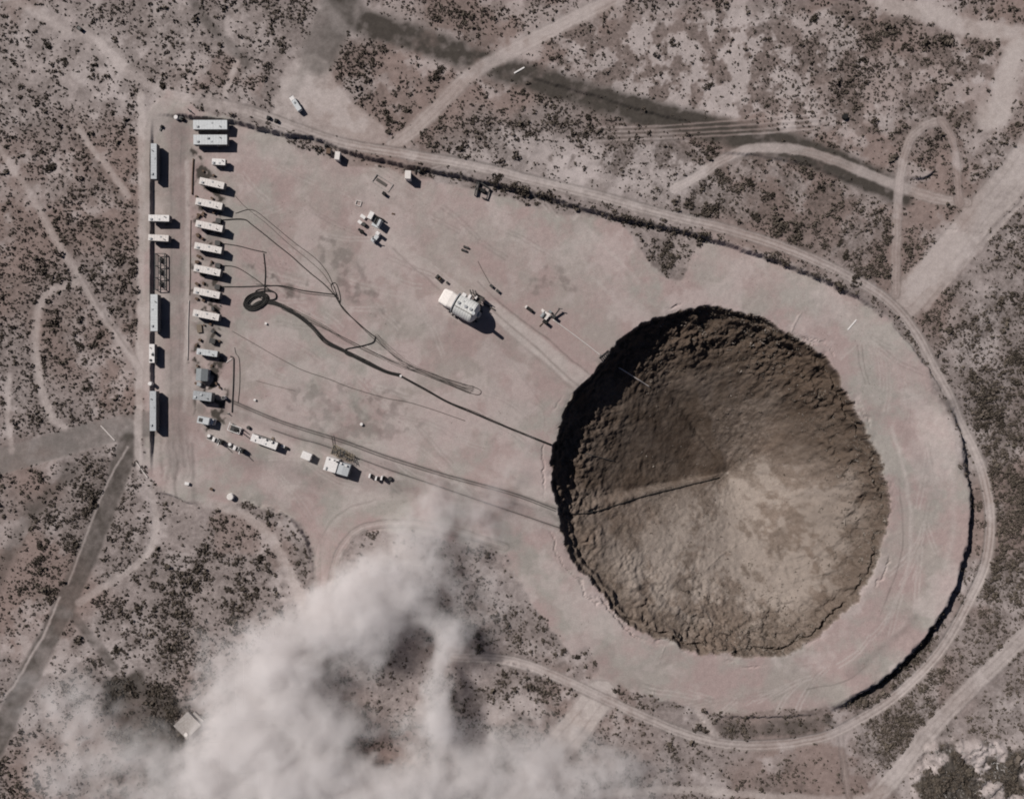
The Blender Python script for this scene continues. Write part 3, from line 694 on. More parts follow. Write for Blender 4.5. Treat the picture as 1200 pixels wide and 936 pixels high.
def trailer(name, label, cat, p, rot, L, Wd, Hh=3.7, m='cream', group=None, units=1, ribs=True, front=1, unit_mat='grey', door_side=-1):
    """box van trailer; length along local x"""
    t = thing(name, label, cat, p, rot, Hh, group)
    z0 = 1.05
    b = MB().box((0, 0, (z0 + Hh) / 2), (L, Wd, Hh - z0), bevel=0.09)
    b.build('body', M['side'], t)  # wall paint made darker than the roof in place of shade
    r = MB()
    r.box((0, 0, Hh + 0.02), (L + 0.06, Wd + 0.06, 0.14), bevel=0.04)
    k = int(L / 1.25)
    for i in range(1, k):
        r.box((-L / 2 + i * L / k, 0, Hh + 0.105), (0.07, Wd - 0.2, 0.04))
    r.build('roof', M[m], t)
    for i in range(units):
        u = MB().box((-front * (L * 0.36 - i * L * 0.30), (0.15 if i % 2 else -0.2) * Wd, Hh + 0.27), (1.0, 0.85, 0.44), bevel=0.06).build('roof_unit', M[unit_mat], t)
    hx = random.uniform(0.02, 0.12) * L * front; hy = random.choice((-1, 1)) * Wd * 0.2
    MB().box((hx, hy, Hh + 0.14), (0.75, 0.75, 0.14), bevel=0.03).build('roof_hatch', M['grey'], t)
    MB().cyl((front * L * 0.30, -hy, Hh + 0.05), (front * L * 0.30, -hy, Hh + 0.5), 0.16, n=10).cyl((front * L * 0.30, -hy, Hh + 0.48), (front * L * 0.30, -hy, Hh + 0.58), 0.26, n=10).build('vent', M['dark'], t)
    ch = MB()
    for s in (-1, 1): ch.box((0, s * Wd * 0.3, 0.88), (L * 0.94, 0.14, 0.3))
    for i in range(6): ch.box((-L * 0.45 + i * L * 0.18, 0, 0.88), (0.12, Wd * 0.58, 0.2))
    ch.build('chassis', M['dark'], t)
    for xx in (0.28, 0.37):
        for s in (-1, 1): wheel(t, -front * L * xx, s * (Wd / 2 - 0.22))
    for s in (-1, 1):
        MB().cyl((front * L * 0.36, s * Wd * 0.3, 0.03), (front * L * 0.36, s * Wd * 0.3, 0.8), 0.07, n=8).cyl((front * L * 0.36, s * Wd * 0.3, 0.0), (front * L * 0.36, s * Wd * 0.3, 0.05), 0.2, n=8).build('landing_leg', M['dark'], t)
    d = MB().box((front * L * 0.18, door_side * (Wd / 2 + 0.03), z0 + 1.15), (0.95, 0.06, 2.05), bevel=0.015).build('door', M['grey'], t)
    MB().box((front * L * 0.18 + 0.36, door_side * (Wd / 2 + 0.09), z0 + 1.1), (0.12, 0.05, 0.05)).build('handle', M['dark'], d)
    st = MB()
    for i in range(4): st.box((front * L * 0.18, door_side * (Wd / 2 + 0.25 + 0.27 * i), 0.9 - 0.24 * i), (0.9, 0.27, 0.06))
    for s in (-0.46, 0.46): st.bar((front * L * 0.18 + s, door_side * (Wd / 2 + 0.12), 0.95), (front * L * 0.18 + s, door_side * (Wd / 2 + 1.15), 0.08), 0.08)
    st.build('steps', M['wood'], t)
    return t

ROW = 'trailers in the east row beside the cable yard'
trailer('office_trailer', 'northernmost grey-white wide trailer of the east row, with one roof unit', 'trailer', (245, 145.2), 0, 15.8, 4.3, 3.6, 'bluewhite', units=1, front=1)
trailer('office_trailer', 'grey-white wide trailer second from the north in the east row, just below the northernmost', 'trailer', (245.7, 163.2), 0, 15.6, 4.5, 3.6, 'bluewhite', units=2, front=1)
trailer('utility_trailer', 'shortest white trailer of the east row, sitting third from the north', 'trailer', (256, 189.6), 3, 6.2, 2.8, 2.9, 'white', units=1)
proto = trailer('instrument_trailer', 'cream box trailer fourth from the north, with the short white trailer just above it', 'trailer', (248, 214.6), 12.5, 11.6, 3.05, 3.8, 'cream', ROW, units=1)
east = [((244.8, 238.8), 12, 'cream box trailer fifth from the north, above the northernmost black cable box'),
        ((245, 265), 12, 'cream box trailer between the first and second black cable boxes from the north'),
        ((243.7, 290.6), 11, 'cream box trailer between the second and third black cable boxes from the north'),
        ((242.7, 316.8), 11.5, 'cream box trailer between the third and fourth black cable boxes from the north'),
        ((242.2, 343.2), 11.5, 'cream box trailer just below the southernmost black cable box, west of the coil'),
        ((241.4, 369.2), 11, 'cream box trailer tenth from the north, the southernmost of the close-set cream trailers')]
for p, r, lab in east:
    o = copy_tree(proto); put(o, p, r, 3.8, lab); o.scale = (random.uniform(1.05, 1.1), random.uniform(0.98, 1.04), 1)
trailer('instrument_trailer', 'cool white trailer on its own south of the cream ones in the east row', 'trailer', (242.6, 413.2), 8, 9.6, 2.7, 3.4, 'bluewhite', units=1)

# sheds and vans at the south end of the east row
def shed(name, label, p, rot, L, Wd, Hh, m, ridge=0.6):
    t = thing(name, label, 'shed', p, rot, Hh)
    MB().box((0, 0, (Hh - ridge) / 2), (L, Wd, Hh - ridge)).build('wall', M['grey'], t)
    MB().prism([(-L / 2 - 0.25, Hh - ridge), (L / 2 + 0.25, Hh - ridge), (L / 2 + 0.25, Hh - ridge + 0.12), (0, Hh + 0.05), (-L / 2 - 0.25, Hh - ridge + 0.12)], -Wd / 2 - 0.25, Wd / 2 + 0.25).build('roof', M[m], t)
    MB().box((L / 2 + 0.03, 0, 1.05), (0.06, 1.0, 2.1)).build('door', M['slate'], t)
    return t
shed('equipment_shed', 'slate grey square shed with a pitched roof south of the cool white trailer', (235.5, 439), 4, 5.0, 5.2, 4.2, 'slate', 1.0)
t = thing('junction_cabinet', 'small pale cabinet just south of the slate grey shed', 'cabinet', (233, 450), 10, 1.6)
MB().box((0, 0, 0.8), (1.8, 1.6, 1.6), bevel=0.05).build('body', M['cream'], t); MB().box((0, 0, 1.64), (2.0, 1.8, 0.08), bevel=0.02).build('lid', M['grey'], t)
trailer('workshop_trailer', 'grey roofed workshop trailer between the slate shed and the white hatch-roofed van', 'trailer', (237, 464), 7, 8.6, 4.0, 4.6, 'grey', units=2, unit_mat='bluewhite')
def van(name, label, p, rot, L=7.2, Wd=3.2, Hh=4.0):
    t = thing(name, label, 'van', p, rot, Hh)
    MB().box((-0.6, 0, (Hh + 0.8) / 2), (L - 1.6, Wd, Hh - 0.8), bevel=0.12).build('body', M['bluewhite'], t)
    c = MB().prism([(L / 2 - 1.3, 0.6), (L / 2 + 0.4, 0.6), (L / 2 + 0.4, 1.5), (L / 2 - 0.1, 2.6), (L / 2 - 1.3, 2.6)], -Wd * 0.42, Wd * 0.42).build('cab', M['white'], t)
    MB().box((L / 2 + 0.22, 0, 2.05), (0.1, Wd * 0.7, 0.7)).build('windscreen', M['glass'], c)
    MB().box((-L * 0.25, 0.1, Hh + 0.1), (1.7, 1.7, 0.22), bevel=0.04).build('roof_hatch', M['dark'], t)
    for xx in (-L * 0.3, L * 0.36):
        for s in (-1, 1): wheel(t, xx, s * (Wd / 2 - 0.2))
    return t
van('equipment_van', 'blue-white box van with dark square roof hatch at the east row\'s south end', (239.5, 493), 12)

# west column
trailer('long_trailer', 'long blue-grey trailer parked lengthwise at the north end of the west column', 'trailer', (179.3, 188.5), 90, 16.4, 2.7, 4.0, 'silver', units=1, front=-1)
trailer('short_trailer', 'white trailer lying across the west column, the northern of the crosswise pair', 'trailer', (185.5, 255.3), 1.5, 9.6, 2.9, 3.8, 'white', 'pair of white trailers set crosswise in the west column', units=1)
trailer('short_trailer', 'white trailer lying across the west column just above the dark pump rack', 'trailer', (185, 278.5), 3, 9.4, 2.8, 3.8, 'cream', 'pair of white trailers set crosswise in the west column', units=1)
trailer('long_trailer', 'long pale trailer parked lengthwise between the dark pump rack and a short white trailer', 'trailer', (179.7, 366.3), 90, 17.0, 3.3, 4.2, 'bluewhite', units=1, front=-1)
trailer('short_trailer', 'short bright white trailer with two roof vents parked lengthwise in the west column', 'trailer', (177, 414), 90, 8.6, 2.5, 3.5, 'white', units=2, front=-1, unit_mat='dark')
trailer('long_trailer', 'long silver trailer parked lengthwise at the south end of the west column', 'trailer', (178.3, 481.5), 90, 18.4, 2.9, 4.2, 'silver', units=1, front=-1)

def drum(name, label, p, r, h, m, lid='grey', cat='drum', group=None):
    t = thing(name, label, cat, p, 0, h, group)
    b = MB().cyl((0, 0, 0), (0, 0, h), r, n=20)
    for z in (0.33, 0.66): b.cyl((0, 0, h * z - 0.04), (0, 0, h * z + 0.04), r * 1.04, n=20)
    b.build('barrel', M[m], t)
    MB().cyl((0, 0, h), (0, 0, h + 0.05), r * 0.9, n=20).build('lid', M[lid], t)
    return t
drum('water_drum', 'small white drum between two lengthwise trailers near the south end of the west column', (175.5, 449.5), 0.9, 1.9, 'white', 'white')
drum('water_drum', 'small white drum at the corner of the bank by the north entrance', (205, 136.5), 0.95, 1.5, 'white', 'white')

# pump rack of the west column
t = thing('pump_rack', 'dark open pipe rack holding three pumps in the west column', 'pump rack', (186.5, 318), 90, 1.8)
f = MB()
for s in (-1, 1):
    f.bar((-8.4, s * 2.2, 1.7), (8.4, s * 2.2, 1.7), 0.34); f.bar((-8.4, s * 2.2, 0.35), (8.4, s * 2.2, 0.35), 0.22)
for i in range(4):
    x = -8.4 + i * 5.6
    f.bar((x, -2.2, 1.7), (x, 2.2, 1.7), 0.3)
    for s in (-1, 1): f.bar((x, s * 2.2, 0), (x, s * 2.2, 1.7), 0.3)
f.build('frame', M['dark'], t)
for i in range(3):
    x = -5.6 + i * 5.6
    pm = MB().box((x, 0, 0.55), (2.0, 1.7, 1.1), bevel=0.1).cyl((x - 1.4, 0, 1.0), (x + 1.2, 0, 1.0), 0.42).build('pump', M['dark'], t)
    MB().cyl((x, 0, 1.1), (x, 0, 1.9), 0.18, n=10).build('outlet', M['rust'], pm)

# black cable boxes between the east-row trailers
bx = None
for p, lab in [((255.4, 258.4), 'black cable box northernmost of the four between the cream trailers'), ((254.6, 284.6), 'black cable box second from the north between the cream trailers'),
               ((254.8, 311), 'black cable box third from the north between the cream trailers'), ((254.4, 336.2), 'black cable box southernmost of the four between the cream trailers, west of the coil')]:
    if bx is None:
        bx = thing('cable_box', lab, 'cable box', p, 8, 1.7, 'black cable boxes between the cream trailers')
        MB().box((0, 0, 0.75), (2.3, 2.1, 1.5), bevel=0.08).build('body', M['black'], bx)
        MB().box((0, 0, 1.54), (2.45, 2.25, 0.09), bevel=0.02).build('lid', M['dark'], bx)
        MB().cyl((1.1, 0.3, 0.4), (1.5, 0.3, 0.4), 0.28, n=12).build('outlet', M['dark'], bx)
    else:
        o = copy_tree(bx); put(o, p, 8 + random.uniform(-6, 6), 1.7, lab)

def crate(name, label, p, rot, s, m, cat='crate', group=None):
    t = thing(name, label, cat, p, rot, s[2], group)
    b = MB().box((0, 0, s[2] / 2 + 0.06), (s[0], s[1], s[2] - 0.12), bevel=0.05)
    b.build('body', M[m], t)
    l = MB().box((0, 0, s[2] + 0.03), (s[0] + 0.12, s[1] + 0.12, 0.07), bevel=0.02); l.build('lid', M[m], t)
    sk = MB()
    for q in (-1, 1): sk.box((0, q * s[1] * 0.32, 0.06), (s[0] * 0.95, 0.16, 0.12))
    sk.build('skid', M['wood'], t)
    return t
cr = None
for p, r, sx, lab in [((232.4, 251.6), 15, 1.0, 'rusty crate by the west end of the fifth cream-row trailer'), ((231.5, 275.6), 70, 1.1, 'rusty crate below the west end of the sixth trailer from the north'),
                   ((232.0, 300), 20, 1.0, 'rusty crate below the west end of the seventh trailer from the north'), ((230.6, 306.8), 0, 1.1, 'rusty crate above the west end of the eighth trailer from the north'),
                   ((230.4, 332.6), 40, 1.05, 'rusty crate above the west end of the ninth trailer from the north'), ((230, 350), 5, 0.9, 'rusty crate below the west end of the ninth trailer from the north'),
                   ((248, 240.0 - 8), 30, 0.8, 'rusty crate between the fourth and fifth trailers from the north'), ((238, 352), 10, 0.9, 'rusty crate below the middle of the ninth trailer from the north')]:
    if cr is None:
        o = cr = crate('supply_crate', lab, p, r, (1.5, 1.1, 0.9), 'rust', group='rusty crates round the cream trailers')
    else:
        o = copy_tree(cr); put(o, p, r, 0.9, lab)
    o.scale = (sx, sx, sx)

# clutter between the trailers
box0 = None
for k in range(26):
    p = (random.uniform(229, 239) if k % 3 else random.uniform(246, 258), random.choice((202, 226.5, 252, 277.5, 303.5, 330, 356, 381, 401, 425, 452)) + random.uniform(-3.5, 3.5))
    if box0 is None:
        o = box0 = thing('yard_clutter', 'small dark bin among the clutter in the gaps between the east row trailers', 'bin', p, 20, 0.6, 'small bins between the trailers')
        MB().box((0, 0, 0.35), (0.9, 0.7, 0.6), bevel=0.05).build('body', M['dark'], o)
        MB().box((0, 0, 0.68), (1.0, 0.8, 0.06), bevel=0.02).build('lid', M['rust'], o)
    else:
        o = copy_tree(box0); put(o, p, random.uniform(0, 180), 0.6)
    o.scale = (random.uniform(.8, 1.6), random.uniform(.8, 1.5), random.uniform(.8, 1.7))

# small dark things south of the last cream trailer
crate('tool_chest', 'black tool chest south of the southernmost cream trailer', (248.6, 399.5), 12, (2.6, 2.3, 1.9), 'dark', 'chest')
crate('tool_chest', 'narrow black cabinet just below the southernmost cream trailer', (249, 388.2), 30, (1.5, 1.2, 2.4), 'dark', 'cabinet')
crate('tool_chest', 'narrow black chest above the southernmost cream trailer', (249.2, 361.8), 70, (1.5, 1.0, 2.2), 'dark', 'chest')
crate('tool_chest', 'low timber chest beside the narrow black cabinet south of the cream trailers', (233.5, 385), 84, (3.6, 2.2, 0.6), 'wood', 'chest')
drum('fuel_drum', 'white drum with a dark lid beside the grey workshop trailer', (261.5, 466), 0.9, 2.2, 'white', 'dark')

def post(name, label, p, h, r=0.14, m='dark', group=None):
    t = thing(name, label, 'post', p, 0, 0, group)
    MB().cyl((0, 0, 0), (0, 0, h), r, r * 0.8, n=10).build('pole', M[m], t)
    MB().cyl((0, 0, 0), (0, 0, 0.18), r * 2.6, r * 2.0, n=12).build('base', M['concrete'], t)
    MB().box((0, 0, h - 0.2), (0.5, 0.12, 0.4), bevel=0.02).build('plate', M[m], t)
    return t
post('marker_post', 'dark marker post by the bank at the north entrance, above the northernmost white trailer', (224.2, 131.5), 2.4, 0.3)
post('marker_post', 'dark marker post on the north bank east of the northernmost white trailers', (271, 135.5), 1.8, 0.28)
post('marker_post', 'dark post beside the pipe frame at the east side of the workshop yard', (268, 484.5), 1.6, 0.25)
post('marker_post', 'dark post beyond the cream trailers beside the black coil', (258, 358), 0.9, 0.2)

def low_gear(name, label, cat, p, rot, parts):
    t = thing(name, label, cat, p, rot, 1.0)
    for nm, m, c, s in parts: MB().box(c, s, bevel=0.06).build(nm, M[m], t)
    return t
low_gear('compressor', 'dark compressor next to the white drum at the north bank', 'compressor', (211.5, 138), 20, [('body', 'dark', (0, 0, 0.8), (2.0, 1.5, 1.1)), ('base', 'rust', (0, 0, 0.14), (2.4, 1.6, 0.22)), ('engine', 'black', (0.3, 0, 1.45), (0.9, 0.9, 0.4))])
low_gear('compressor', 'dark low gear sled inside the north west corner of the yard', 'gear sled', (187.8, 149), -60, [('base', 'dark', (0, 0, 0.2), (3.0, 0.9, 0.3)), ('body', 'black', (0.6, 0, 0.65), (1.3, 0.8, 0.7))])

# ------------------------------------------------------------------ south row
t = thing('flatbed_chassis', 'open white trailer chassis with two tall posts north of the pickups in the south row', 'trailer chassis', (274.5, 502.5), 20, 1.1)
f = MB()
for s in (-1, 1): f.bar((-2.9, s * 1.5, 0.95), (2.9, s * 1.5, 0.95), 0.28)
f.bar((-2.9, -1.6, 0.95), (-2.9, 2.4, 0.95), 0.3); f.bar((2.9, -1.6, 0.95), (2.9, 1.6, 0.95), 0.3)
f.build('frame', M['white'], t)
MB().box((0.4, 0, 0.8), (4.6, 2.6, 0.14)).build('deck', M['dark'], t)
MB().box((1.1, -0.3, 1.3), (1.9, 1.6, 0.9), bevel=0.08).build('engine', M['black'], t)
for y in (-0.4, 1.1): MB().cyl((3.3, y, 0), (3.3, y, 4.6 - y), 0.26, 0.2, n=12).build('post', M['white'], t)
for s in (-1, 1): wheel(t, -1.4, s * 1.75)
drum('oil_drum', 'dark drum just east of the white trailer chassis', (290.8, 501), 0.8, 1.0, 'black', 'dark')

def pickup(name, label, p, rot, m='white', load=True, L=6.0, group=None):
    t = thing(name, label, 'truck', p, rot, 1.6, group)
    MB().box((-L * 0.16, 0, 0.85), (L * 0.66, 2.1, 0.7), bevel=0.08).box((L * 0.33, 0, 0.85), (L * 0.3, 2.0, 0.7), bevel=0.12).build('body', M[m], t)
    c = MB().prism([(-0.1, 1.15), (1.5, 1.15), (1.05, 1.9), (0.15, 1.95)], -0.95, 0.95).build('cab', M[m], t)
    MB().prism([(1.08, 1.86), (1.5, 1.2), (1.56, 1.22), (1.14, 1.9)], -0.85, 0.85).build('windscreen', M['glass'], c)
    MB().box((-L * 0.28, 0, 1.22), (L * 0.40, 1.7, 0.06)).build('bed', M['dark'], t)
    for xx in (-L * 0.3, L * 0.32):
        for s in (-1, 1): wheel(t, xx, s * 0.95, 0.42, 0.28)
    return t
def derrick(t, L=6.0):
    MB().box((L * 0.5 + 0.7, 0.2, 1.5), (2.2, 2.0, 2.6), bevel=0.12).build('hoist', M['dark'], t)
    m = MB()
    m.bar((L * 0.5 + 0.4, -0.3, 2.6), (L * 0.5 + 1.6, -1.1, 5.0), 0.3); m.bar((L * 0.5 + 0.4, 0.6, 2.6), (L * 0.5 + 1.0, 0.9, 3.8), 0.26)
    m.build('boom', M['white'], t)
    MB().cyl((-L * 0.38, 0.8, 0.6), (-L * 0.38, 0.8, 1.9), 0.75, n=18).build('reel', M['white'], t)
    for s in (-1, 1): wheel(t, L * 0.5 + 1.1, s * 1.0, 0.5, 0.35)
derrick(pickup('hoist_truck', 'white hoist truck west of the other, just below the hatch-roofed van', (249.5, 514.5), 22, group='two white hoist trucks at the corner of the south row'))
derrick(pickup('hoist_truck', 'white hoist truck east of the other, below the white trailer chassis', (274, 524.5), 22, group='two white hoist trucks at the corner of the south row'))

t = trailer('long_white_trailer', 'long bright white trailer with pipes along its roof edge in the south row', 'trailer', (309.5, 517.5), 20, 12.6, 3.4, 3.6, 'white', units=1, unit_mat='white', door_side=1)
pp = MB()
pp.bar((-3.6, 1.5, 3.9), (4.6, 1.5, 3.9), 0.22); pp.bar((-2.6, 2.1, 3.2), (3.4, 2.1, 3.2), 0.25); pp.bar((-2.6, 2.1, 3.2), (-2.6, 1.2, 3.9), 0.2); pp.bar((3.4, 2.1, 3.2), (3.4, 1.2, 3.9), 0.2)
pp.build('roof_pipe', M['dark'], t)
for x in (-3.2, 0.5, 3.6): MB().box((x, 1.35, 4.1), (0.9, 0.8, 0.8), bevel=0.08).build('roof_unit', M['white'], t)
t = thing('tow_tank', 'little white tank with a dark coupling at the east end of the long white trailer', 'tank', (331.5, 523), 20, 1.4)
MB().lathe_x([(-1.0, 0.3), (-0.85, 0.65), (0.85, 0.65), (1.0, 0.3)], 20).build('tank', M['white'], t).location = (0, 0, 0.9)
MB().box((0, 0, 0.2), (1.4, 1.0, 0.4)).build('cradle', M['dark'], t); MB().box((1.7, -0.3, 0.55), (1.3, 1.2, 1.1), bevel=0.1).build('coupling', M['black'], t)

t = thing('guard_booth', 'small white flat-roofed booth standing alone in the south row', 'booth', (358.8, 534), 22, 3.0)
MB().box((0, 0, 1.45), (4.3, 3.1, 2.9), bevel=0.05).build('wall', M['cream'], t)
MB().box((0, 0, 2.98), (4.6, 3.4, 0.16), bevel=0.03).build('roof', M['white'], t)
MB().box((2.18, 0.3, 1.05), (0.06, 0.9, 2.1)).build('door', M['slate'], t); MB().box((0.2, -1.58, 1.7), (1.4, 0.06, 0.9)).build('window', M['glass'], t)

t = thing('control_building', 'white and grey roofed control building at the east end of the south row', 'building', (394.5, 546.5), 17, 4.8)
MB().box((-2.7, 0, 2.35), (5.6, 6.0, 4.7), bevel=0.05).build('wall', M['white'], t)
MB().box((2.9, -0.3, 2.1), (5.6, 5.2, 4.2), bevel=0.05).build('annex_wall', M['grey'], t)
MB().box((-2.7, 0, 4.78), (5.9, 6.3, 0.16), bevel=0.03).build('roof', M['white'], t)
MB().prism([(0.18, 4.22), (5.95, 4.22), (5.95, 4.4), (3.0, 4.62), (0.18, 4.4)], -3.1, 2.5).build('annex_roof', M['silver'], t)
for x, y in ((-4.6, 2.4), (-2.2, 2.6), (-0.4, 2.2), (1.6, 2.0), (4.2, 1.7)): MB().box((x, y, 5.05), (0.9, 0.7, 0.6), bevel=0.06).build('roof_unit', M['white'] if x != -0.4 else M['dark'], t)
MB().box((-4.2, -3.04, 1.05), (1.0, 0.06, 2.1)).build('door', M['dark'], t); MB().box((-4.2, -2.2, 4.95), (0.6, 1.5, 0.3)).build('roof_hatch', M['slate'], t)
t = thing('lattice_rack', 'tan and dark lattice antenna rack behind the control building', 'antenna rack', (401, 531), 22, 2.6)
f = MB()
for y in (-2.2, 0.4, 2.2):
    for z in (0.5, 2.6): f.bar((-5.4, y, z), (5.2, y * 0.7 - 1.0, z), 0.2)
for i in range(9):
    x = -5.4 + i * 1.3
    f.bar((x, -2.2, 0.0), (x + 0.2, 2.2 - i * 0.12, 2.6), 0.18); f.bar((x, 2.2 - i * 0.12, 0.0), (x + 1.3, -2.2, 2.6), 0.18)
f.build('lattice', M['tan'], t)
f = MB()
for a, b in (((-5.2, 1.6, 0.4), (-4.4, -2.0, 2.8)), ((-4.4, -2.0, 2.8), (-1.2, 1.4, 2.8)), ((0.6, 1.6, 2.8), (0.9, -1.8, 2.8)), ((1.0, -0.6, 2.8), (5.4, -1.6, 2.8)), ((-1.2, 1.4, 2.8), (-0.2, -2.2, 2.8))): f.bar(a, b, 0.42)
f.build('dish_arm', M['dark'], t)
t = thing('lattice_mast', 'thin grey lattice mast lying on the ground north of the antenna rack', 'mast', (391, 519), 80, 0.4)
f = MB()
for y in (-0.5, 0.5): f.bar((-3.6, y, 0.25), (3.6, y, 0.25), 0.14)
for i in range(8): f.bar((-3.6 + i, -0.5, 0.25), (-2.7 + i, 0.5, 0.25), 0.1)
f.build('lattice', M['greycable'], t)
for k, (p, hh, lab) in enumerate([((433, 557.5), 2.2, 'white instrument rack westernmost of the three east of the control building'), ((440.5, 560.5), 2.6, 'white instrument rack in the middle of the three east of the control building'),
                               ((447, 560.2), 3.4, 'tall white instrument rack easternmost of the three east of the control building')]):
    t = thing('instrument_rack', lab, 'rack', p, 14, hh, 'instrument racks east of the control building')
    MB().box((0, 0, hh / 2), (0.8, 1.9, hh), bevel=0.05).build('cabinet', M['white'], t)
    MB().box((0.75, -0.1, hh * 0.42), (0.7, 1.7, hh * 0.8), bevel=0.04).build('rear_box', M['black'], t)
drum('oil_drum', 'dark round drum at the far east end of the south row', (457, 561), 1.0, 1.1, 'black', 'dark')
drum('valve_drum', 'white drum on the pad between the dust and the crater, above the cable band', (423.5, 497), 0.7, 0.9, 'white', 'white')

# south edge
t = crate('white_crate', 'white crate near the south bank below the west yard', (219.2, 566.4), 12, (1.9, 1.2, 1.1), 'white')
t = drum('water_tank', 'round white tank on a dirt patch at the head of the south track', (269.4, 582), 1.5, 1.9, 'white', 'cream', 'tank')
crate('white_crate', 'tiny rusty crate between the two white ones on the south edge', (247.5, 573), 30, (1.3, 1.0, 0.8), 'rust')

# ------------------------------------------------------------------ north edge
t = thing('box_truck', 'long white truck parked on the bare clearing at the top left', 'truck', (346.5, 121.8), 57, 2.6)
MB().box((0.9, 0, 1.7), (5.6, 2.3, 1.7), bevel=0.1).build('box', M['bluewhite'], t)
c = MB().box((-3.1, 0, 1.35), (2.2, 2.2, 1.7), bevel=0.2).build('cab', M['white'], t); MB().box((-4.2, 0, 1.75), (0.1, 1.8, 0.7)).build('windscreen', M['glass'], c)
MB().box((-1.92, 0, 1.0), (0.5, 1.8, 1.0)).build('headache_rack', M['dark'], t); MB().box((-0.4, 0, 2.62), (0.9, 0.9, 0.25), bevel=0.05).build('roof_vent', M['slate'], t)
for x in (-3.1, 1.4, 2.6):
    for s in (-1, 1): wheel(t, x, s * 0.95, 0.48)
def cabin(name, label, p, rot, s, m, roofm):
    t = thing(name, label, 'cabinet', p, rot, s[2])
    MB().box((0, 0, s[2] / 2), s, bevel=0.05).build('wall', M[m], t)
    MB().box((0, 0, s[2] + 0.05), (s[0] + 0.15, s[1] + 0.15, 0.1), bevel=0.03).build('roof', M[roofm], t)
    MB().box((s[0] / 2 + 0.03, 0, s[2] * 0.45), (0.05, s[1] * 0.6, s[2] * 0.85)).build('door', M['slate'], t)
    return t
cabin('field_cabinet', 'squat dark cabinet on the scrub strip south of the long white truck', (384.2, 176), 5, (1.9, 2.4, 2.2), 'dark', 'rust')
cabin('field_cabinet', 'taller pale-topped cabinet beside the squat dark one on the north strip', (394.6, 181.5), 8, (2.2, 3.6, 3.2), 'cream', 'cream')
cabin('dark_tower_box', 'tall black equipment box with a pale west face beside the north bank', (477.6, 204), 3, (2.6, 3.6, 4.4), 'cream', 'cream')
t = low_gear('reel_stand', 'dark reel stand just east of the tall black equipment box on the north edge', 'reel', (489, 199), 10, [('base', 'dark', (0, 0, 0.25), (2.6, 0.5, 0.4)), ('upright', 'dark', (-1.1, -0.7, 0.6), (0.4, 1.8, 0.5))])
MB().cyl((0.9, -0.7, 0.9), (0.9, 0.2, 0.9), 0.9, n=18).build('reel', M['dark'], t)
low_gear('dirt_sled', 'small dark sled west of the squat dark cabinet', 'sled', (373.5, 173), 25, [('base', 'rust', (0, 0, 0.2), (2.2, 1.3, 0.3)), ('box', 'dark', (0.3, 0, 0.6), (1.0, 0.9, 0.6))])
low_gear('dirt_sled', 'dark block on the bank just north of the squat dark cabinet', 'block', (381, 169.5), 10, [('base', 'dark', (0, 0, 0.4), (1.6, 1.3, 0.7)), ('box', 'black', (0, 0.1, 0.95), (1.1, 0.9, 0.5))])
for p, lab in (((315, 138.5), 'dark block westernmost of the two on the north bank below the clearing'), ((324, 142), 'dark block easternmost of the two on the north bank below the clearing')):
    low_gear('bank_block', lab, 'block', p, 15, [('base', 'dark', (0, 0, 0.4), (1.9, 1.7, 0.8)), ('box', 'black', (0.2, 0, 1.1), (1.2, 1.3, 0.7))])
def frame_on_ground(name, label, p, rot, L, Wd, m):
    t = thing(name, label, 'ground frame', p, rot, 0.3)
    f = MB()
    for s in (-1, 1): f.bar((-L / 2, s * Wd / 2, 0.2), (L / 2, s * Wd / 2, 0.2), 0.35)
    for s in (-1, 1): f.bar((s * L / 2, -Wd / 2, 0.2), (s * L / 2, Wd / 2, 0.2), 0.35)
    f.build('frame', M[m], t)
    return t
t = frame_on_ground('footing_frame', 'pale rectangular footing frame with a dark trough inside, north of the truck group', (448, 214), 33, 9.0, 4.2, 'concrete')
MB().box((-0.6, 0, 0.12), (5.6, 1.5, 0.3), bevel=0.03).build('trough', M['greycable'], t)
crate('dark_crate', 'small black crate at the south end of the rectangular footing frame', (449.8, 226.2), 30, (1.6, 1.4, 1.6), 'black')
frame_on_ground('footing_frame', 'small square pale footing frame west of the rectangular one', (419.8, 238), 15, 2.4, 2.2, 'palepipe')
t = thing('blast_frame', 'dark three-sided steel frame open to the north bank with a black box inside', 'steel frame', (565, 222), 22, 1.4)
f = MB()
for a, b in (((-4.0, 4.2, 1.2), (-2.4, -3.4, 1.2)), ((-3.2, 4.4, 1.2), (-1.6, -3.2, 1.2)), ((3.0, 1.6, 0.9), (3.4, -3.0, 0.9)), ((1.2, -3.2, 0.8), (3.4, -3.2, 0.8)), ((-3.6, 3.4, 0.9), (3.4, 2.0, 0.9))): f.bar(a, b, 0.5)
for p_ in ((-4.0, 4.2), (-2.4, -3.4), (3.0, 1.6), (3.4, -3.0)): f.bar((p_[0], p_[1], 0), (p_[0], p_[1], 1.4), 0.4)
f.build('frame', M['dark'], t)
MB().box((0.4, 0.0, 0.7), (2.4, 1.6, 1.4), bevel=0.08).build('box', M['black'], t)
for p, r, lab in (((546.2, 289.5), 20, 'dark skid beam northern one of the parallel pair above the white chamber'), ((543.8, 293.2), 20, 'dark skid beam southern one of the parallel pair above the white chamber')):
    t = thing('skid_beam', lab, 'beam', p, r, 0.8)
    MB().box((0, 0, 0.45), (2.8, 0.8, 0.7), bevel=0.05).build('beam', M['dark'], t)
    for x in (-0.9, 0.9): MB().box((x, 0, 0.06), (0.35, 1.3, 0.12)).build('foot', M['rust'], t)
for k, (p, r) in enumerate([((584, 210), 1.7)]):
    pass

